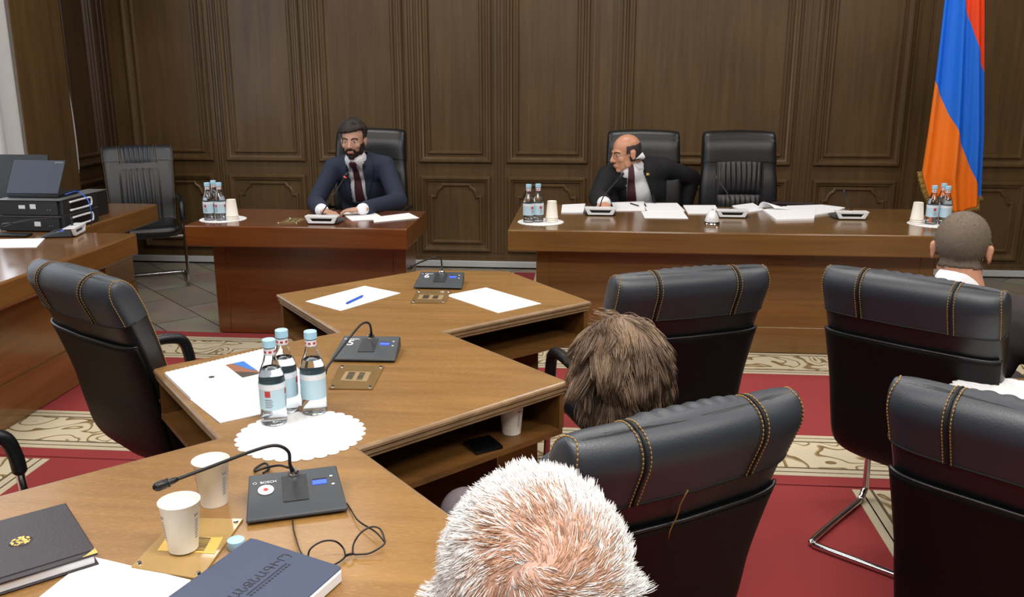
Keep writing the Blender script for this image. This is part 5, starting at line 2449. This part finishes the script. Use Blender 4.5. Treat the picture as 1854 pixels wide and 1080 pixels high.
def hair4(l, n):
    if l.z < -.080 or (l.y > .045 and l.z < .050) or (l.z < .0 and l.y > .020):
        return None
    top = max(0, min(1, (l.z + .02) / .08))
    return .006 + .008 * top + .003 * noise.noise(l * 40)


shell(body, H4_, hair4, 'hair', 'hair_brown', root, base)
crown = Vector((.030, .030, .120))


def st4(l, n, rnd):
    if l.z < -.080 or (l.y > .055 and l.z < .045) or (l.z < .0 and l.y > .025):
        return None
    d = (l - crown)
    d = d - n * d.dot(n)
    if d.length < 1e-4:
        return None
    d.normalize()
    sw = n.cross(d) * (.35 + .5 * noise.noise(l * 14))
    return (d + sw + n * .30 + Vector((rnd.gauss(0, .12), rnd.gauss(0, .12), rnd.gauss(0, .08))), rnd.uniform(.75, 1.2))


def clump(l, q):
    v = noise.noise(Vector((math.atan2(l.x, -l.y) * 7, l.z * 30, 1.7)))
    if v > .12:
        return 1 if q.random() < .7 else 0
    if v < -.18:
        return 2 if q.random() < .6 else 0
    return 0


strands(body, H4_, base, 15000, .098, st4, 'hair_strands', ['hair_brown', 'hair_brown_light', 'hair_brown_dark'], root, 4, .0007, 7, lift=.17, mi_fn=clump, clumps=330, conv=.5, wave=.06)

# white-haired man in the foreground
mat('hair_white', (250, 249, 247), 0.5)
mat('hair_silver', (196, 192, 192), 0.5)
mat('hair_sandy', (196, 152, 122), 0.5)
mat('scalp', (200, 158, 138), 0.5)
hc = EYE + ray(968, 1098).normalized() * .86
J, f, r = seated((-.54, .84), (.13, .62, .50), hc, .165, .03)
J['chest'] = (J['chest'][0] + .01, J['chest'][1] - .03, J['chest'][2] - .05)
for k_ in ('shL', 'shR'):
    J[k_] = (J[k_][0] + .01, J[k_][1] - .03, J[k_][2] - .08)
H5_ = head_matrix(hc, math.radians(8), -.10, 0, 1.07)
root, body, base = person('person with thick white hair and sandy crown, seen from behind in the foreground', J, H5_, 'scalp', {'trousers': 'dark_wool'}, hands=hands_of(J, f, r), voxel=.006)
garment('shirt', J, .006, 'light_shirt', root, base, arm=(.062, .052, .042), collar=H5_ @ Vector((0, -.030, -.140)))
whorl = H5_.inverted() @ (EYE + ray(972, 1042).normalized() * .775)


def st5(l, n, rnd):
    if l.z < -.055 or (l.y > .060 and l.z < .055) or (l.z < .0 and l.y > .022):
        return None
    if abs(l.x) > .0785 and -.034 < l.y < .012 and l.z < .018:
        return None
    w = l - whorl
    d = w - n * w.dot(n)
    if d.length < 1e-4:
        return None
    D = d.length
    d.normalize()
    sw = n.cross(d) * (1.2 * math.exp(-D / .035) + .25)
    k = (.55 + min(1, D / .05) * .45) * (.55 if l.z < .012 else 1)
    return (d + sw + n * ((.32 + .5 * min(1, D / .09)) * (.4 if l.z < .012 else 1)) + Vector((rnd.gauss(0, .16), rnd.gauss(0, .16), rnd.gauss(0, .16))), k * rnd.uniform(.75, 1.2))


def c5_(l, q):
    D = (l - whorl).length + .018 * noise.noise(l * 35)
    x = q.random()
    if D < .046:
        return 2 if x < .74 else (1 if x < .85 else 0)
    if D < .064:
        return 2 if x < .34 else (1 if x < .42 else 0)
    return 1 if x < .10 else 0


strands(body, H5_, base, 36000, .020, st5, 'hair', ['hair_white', 'hair_silver', 'hair_sandy'], root, 5, .00036, 4, lift=.0, mi_fn=c5_, clumps=1300, conv=.38, wave=.10)
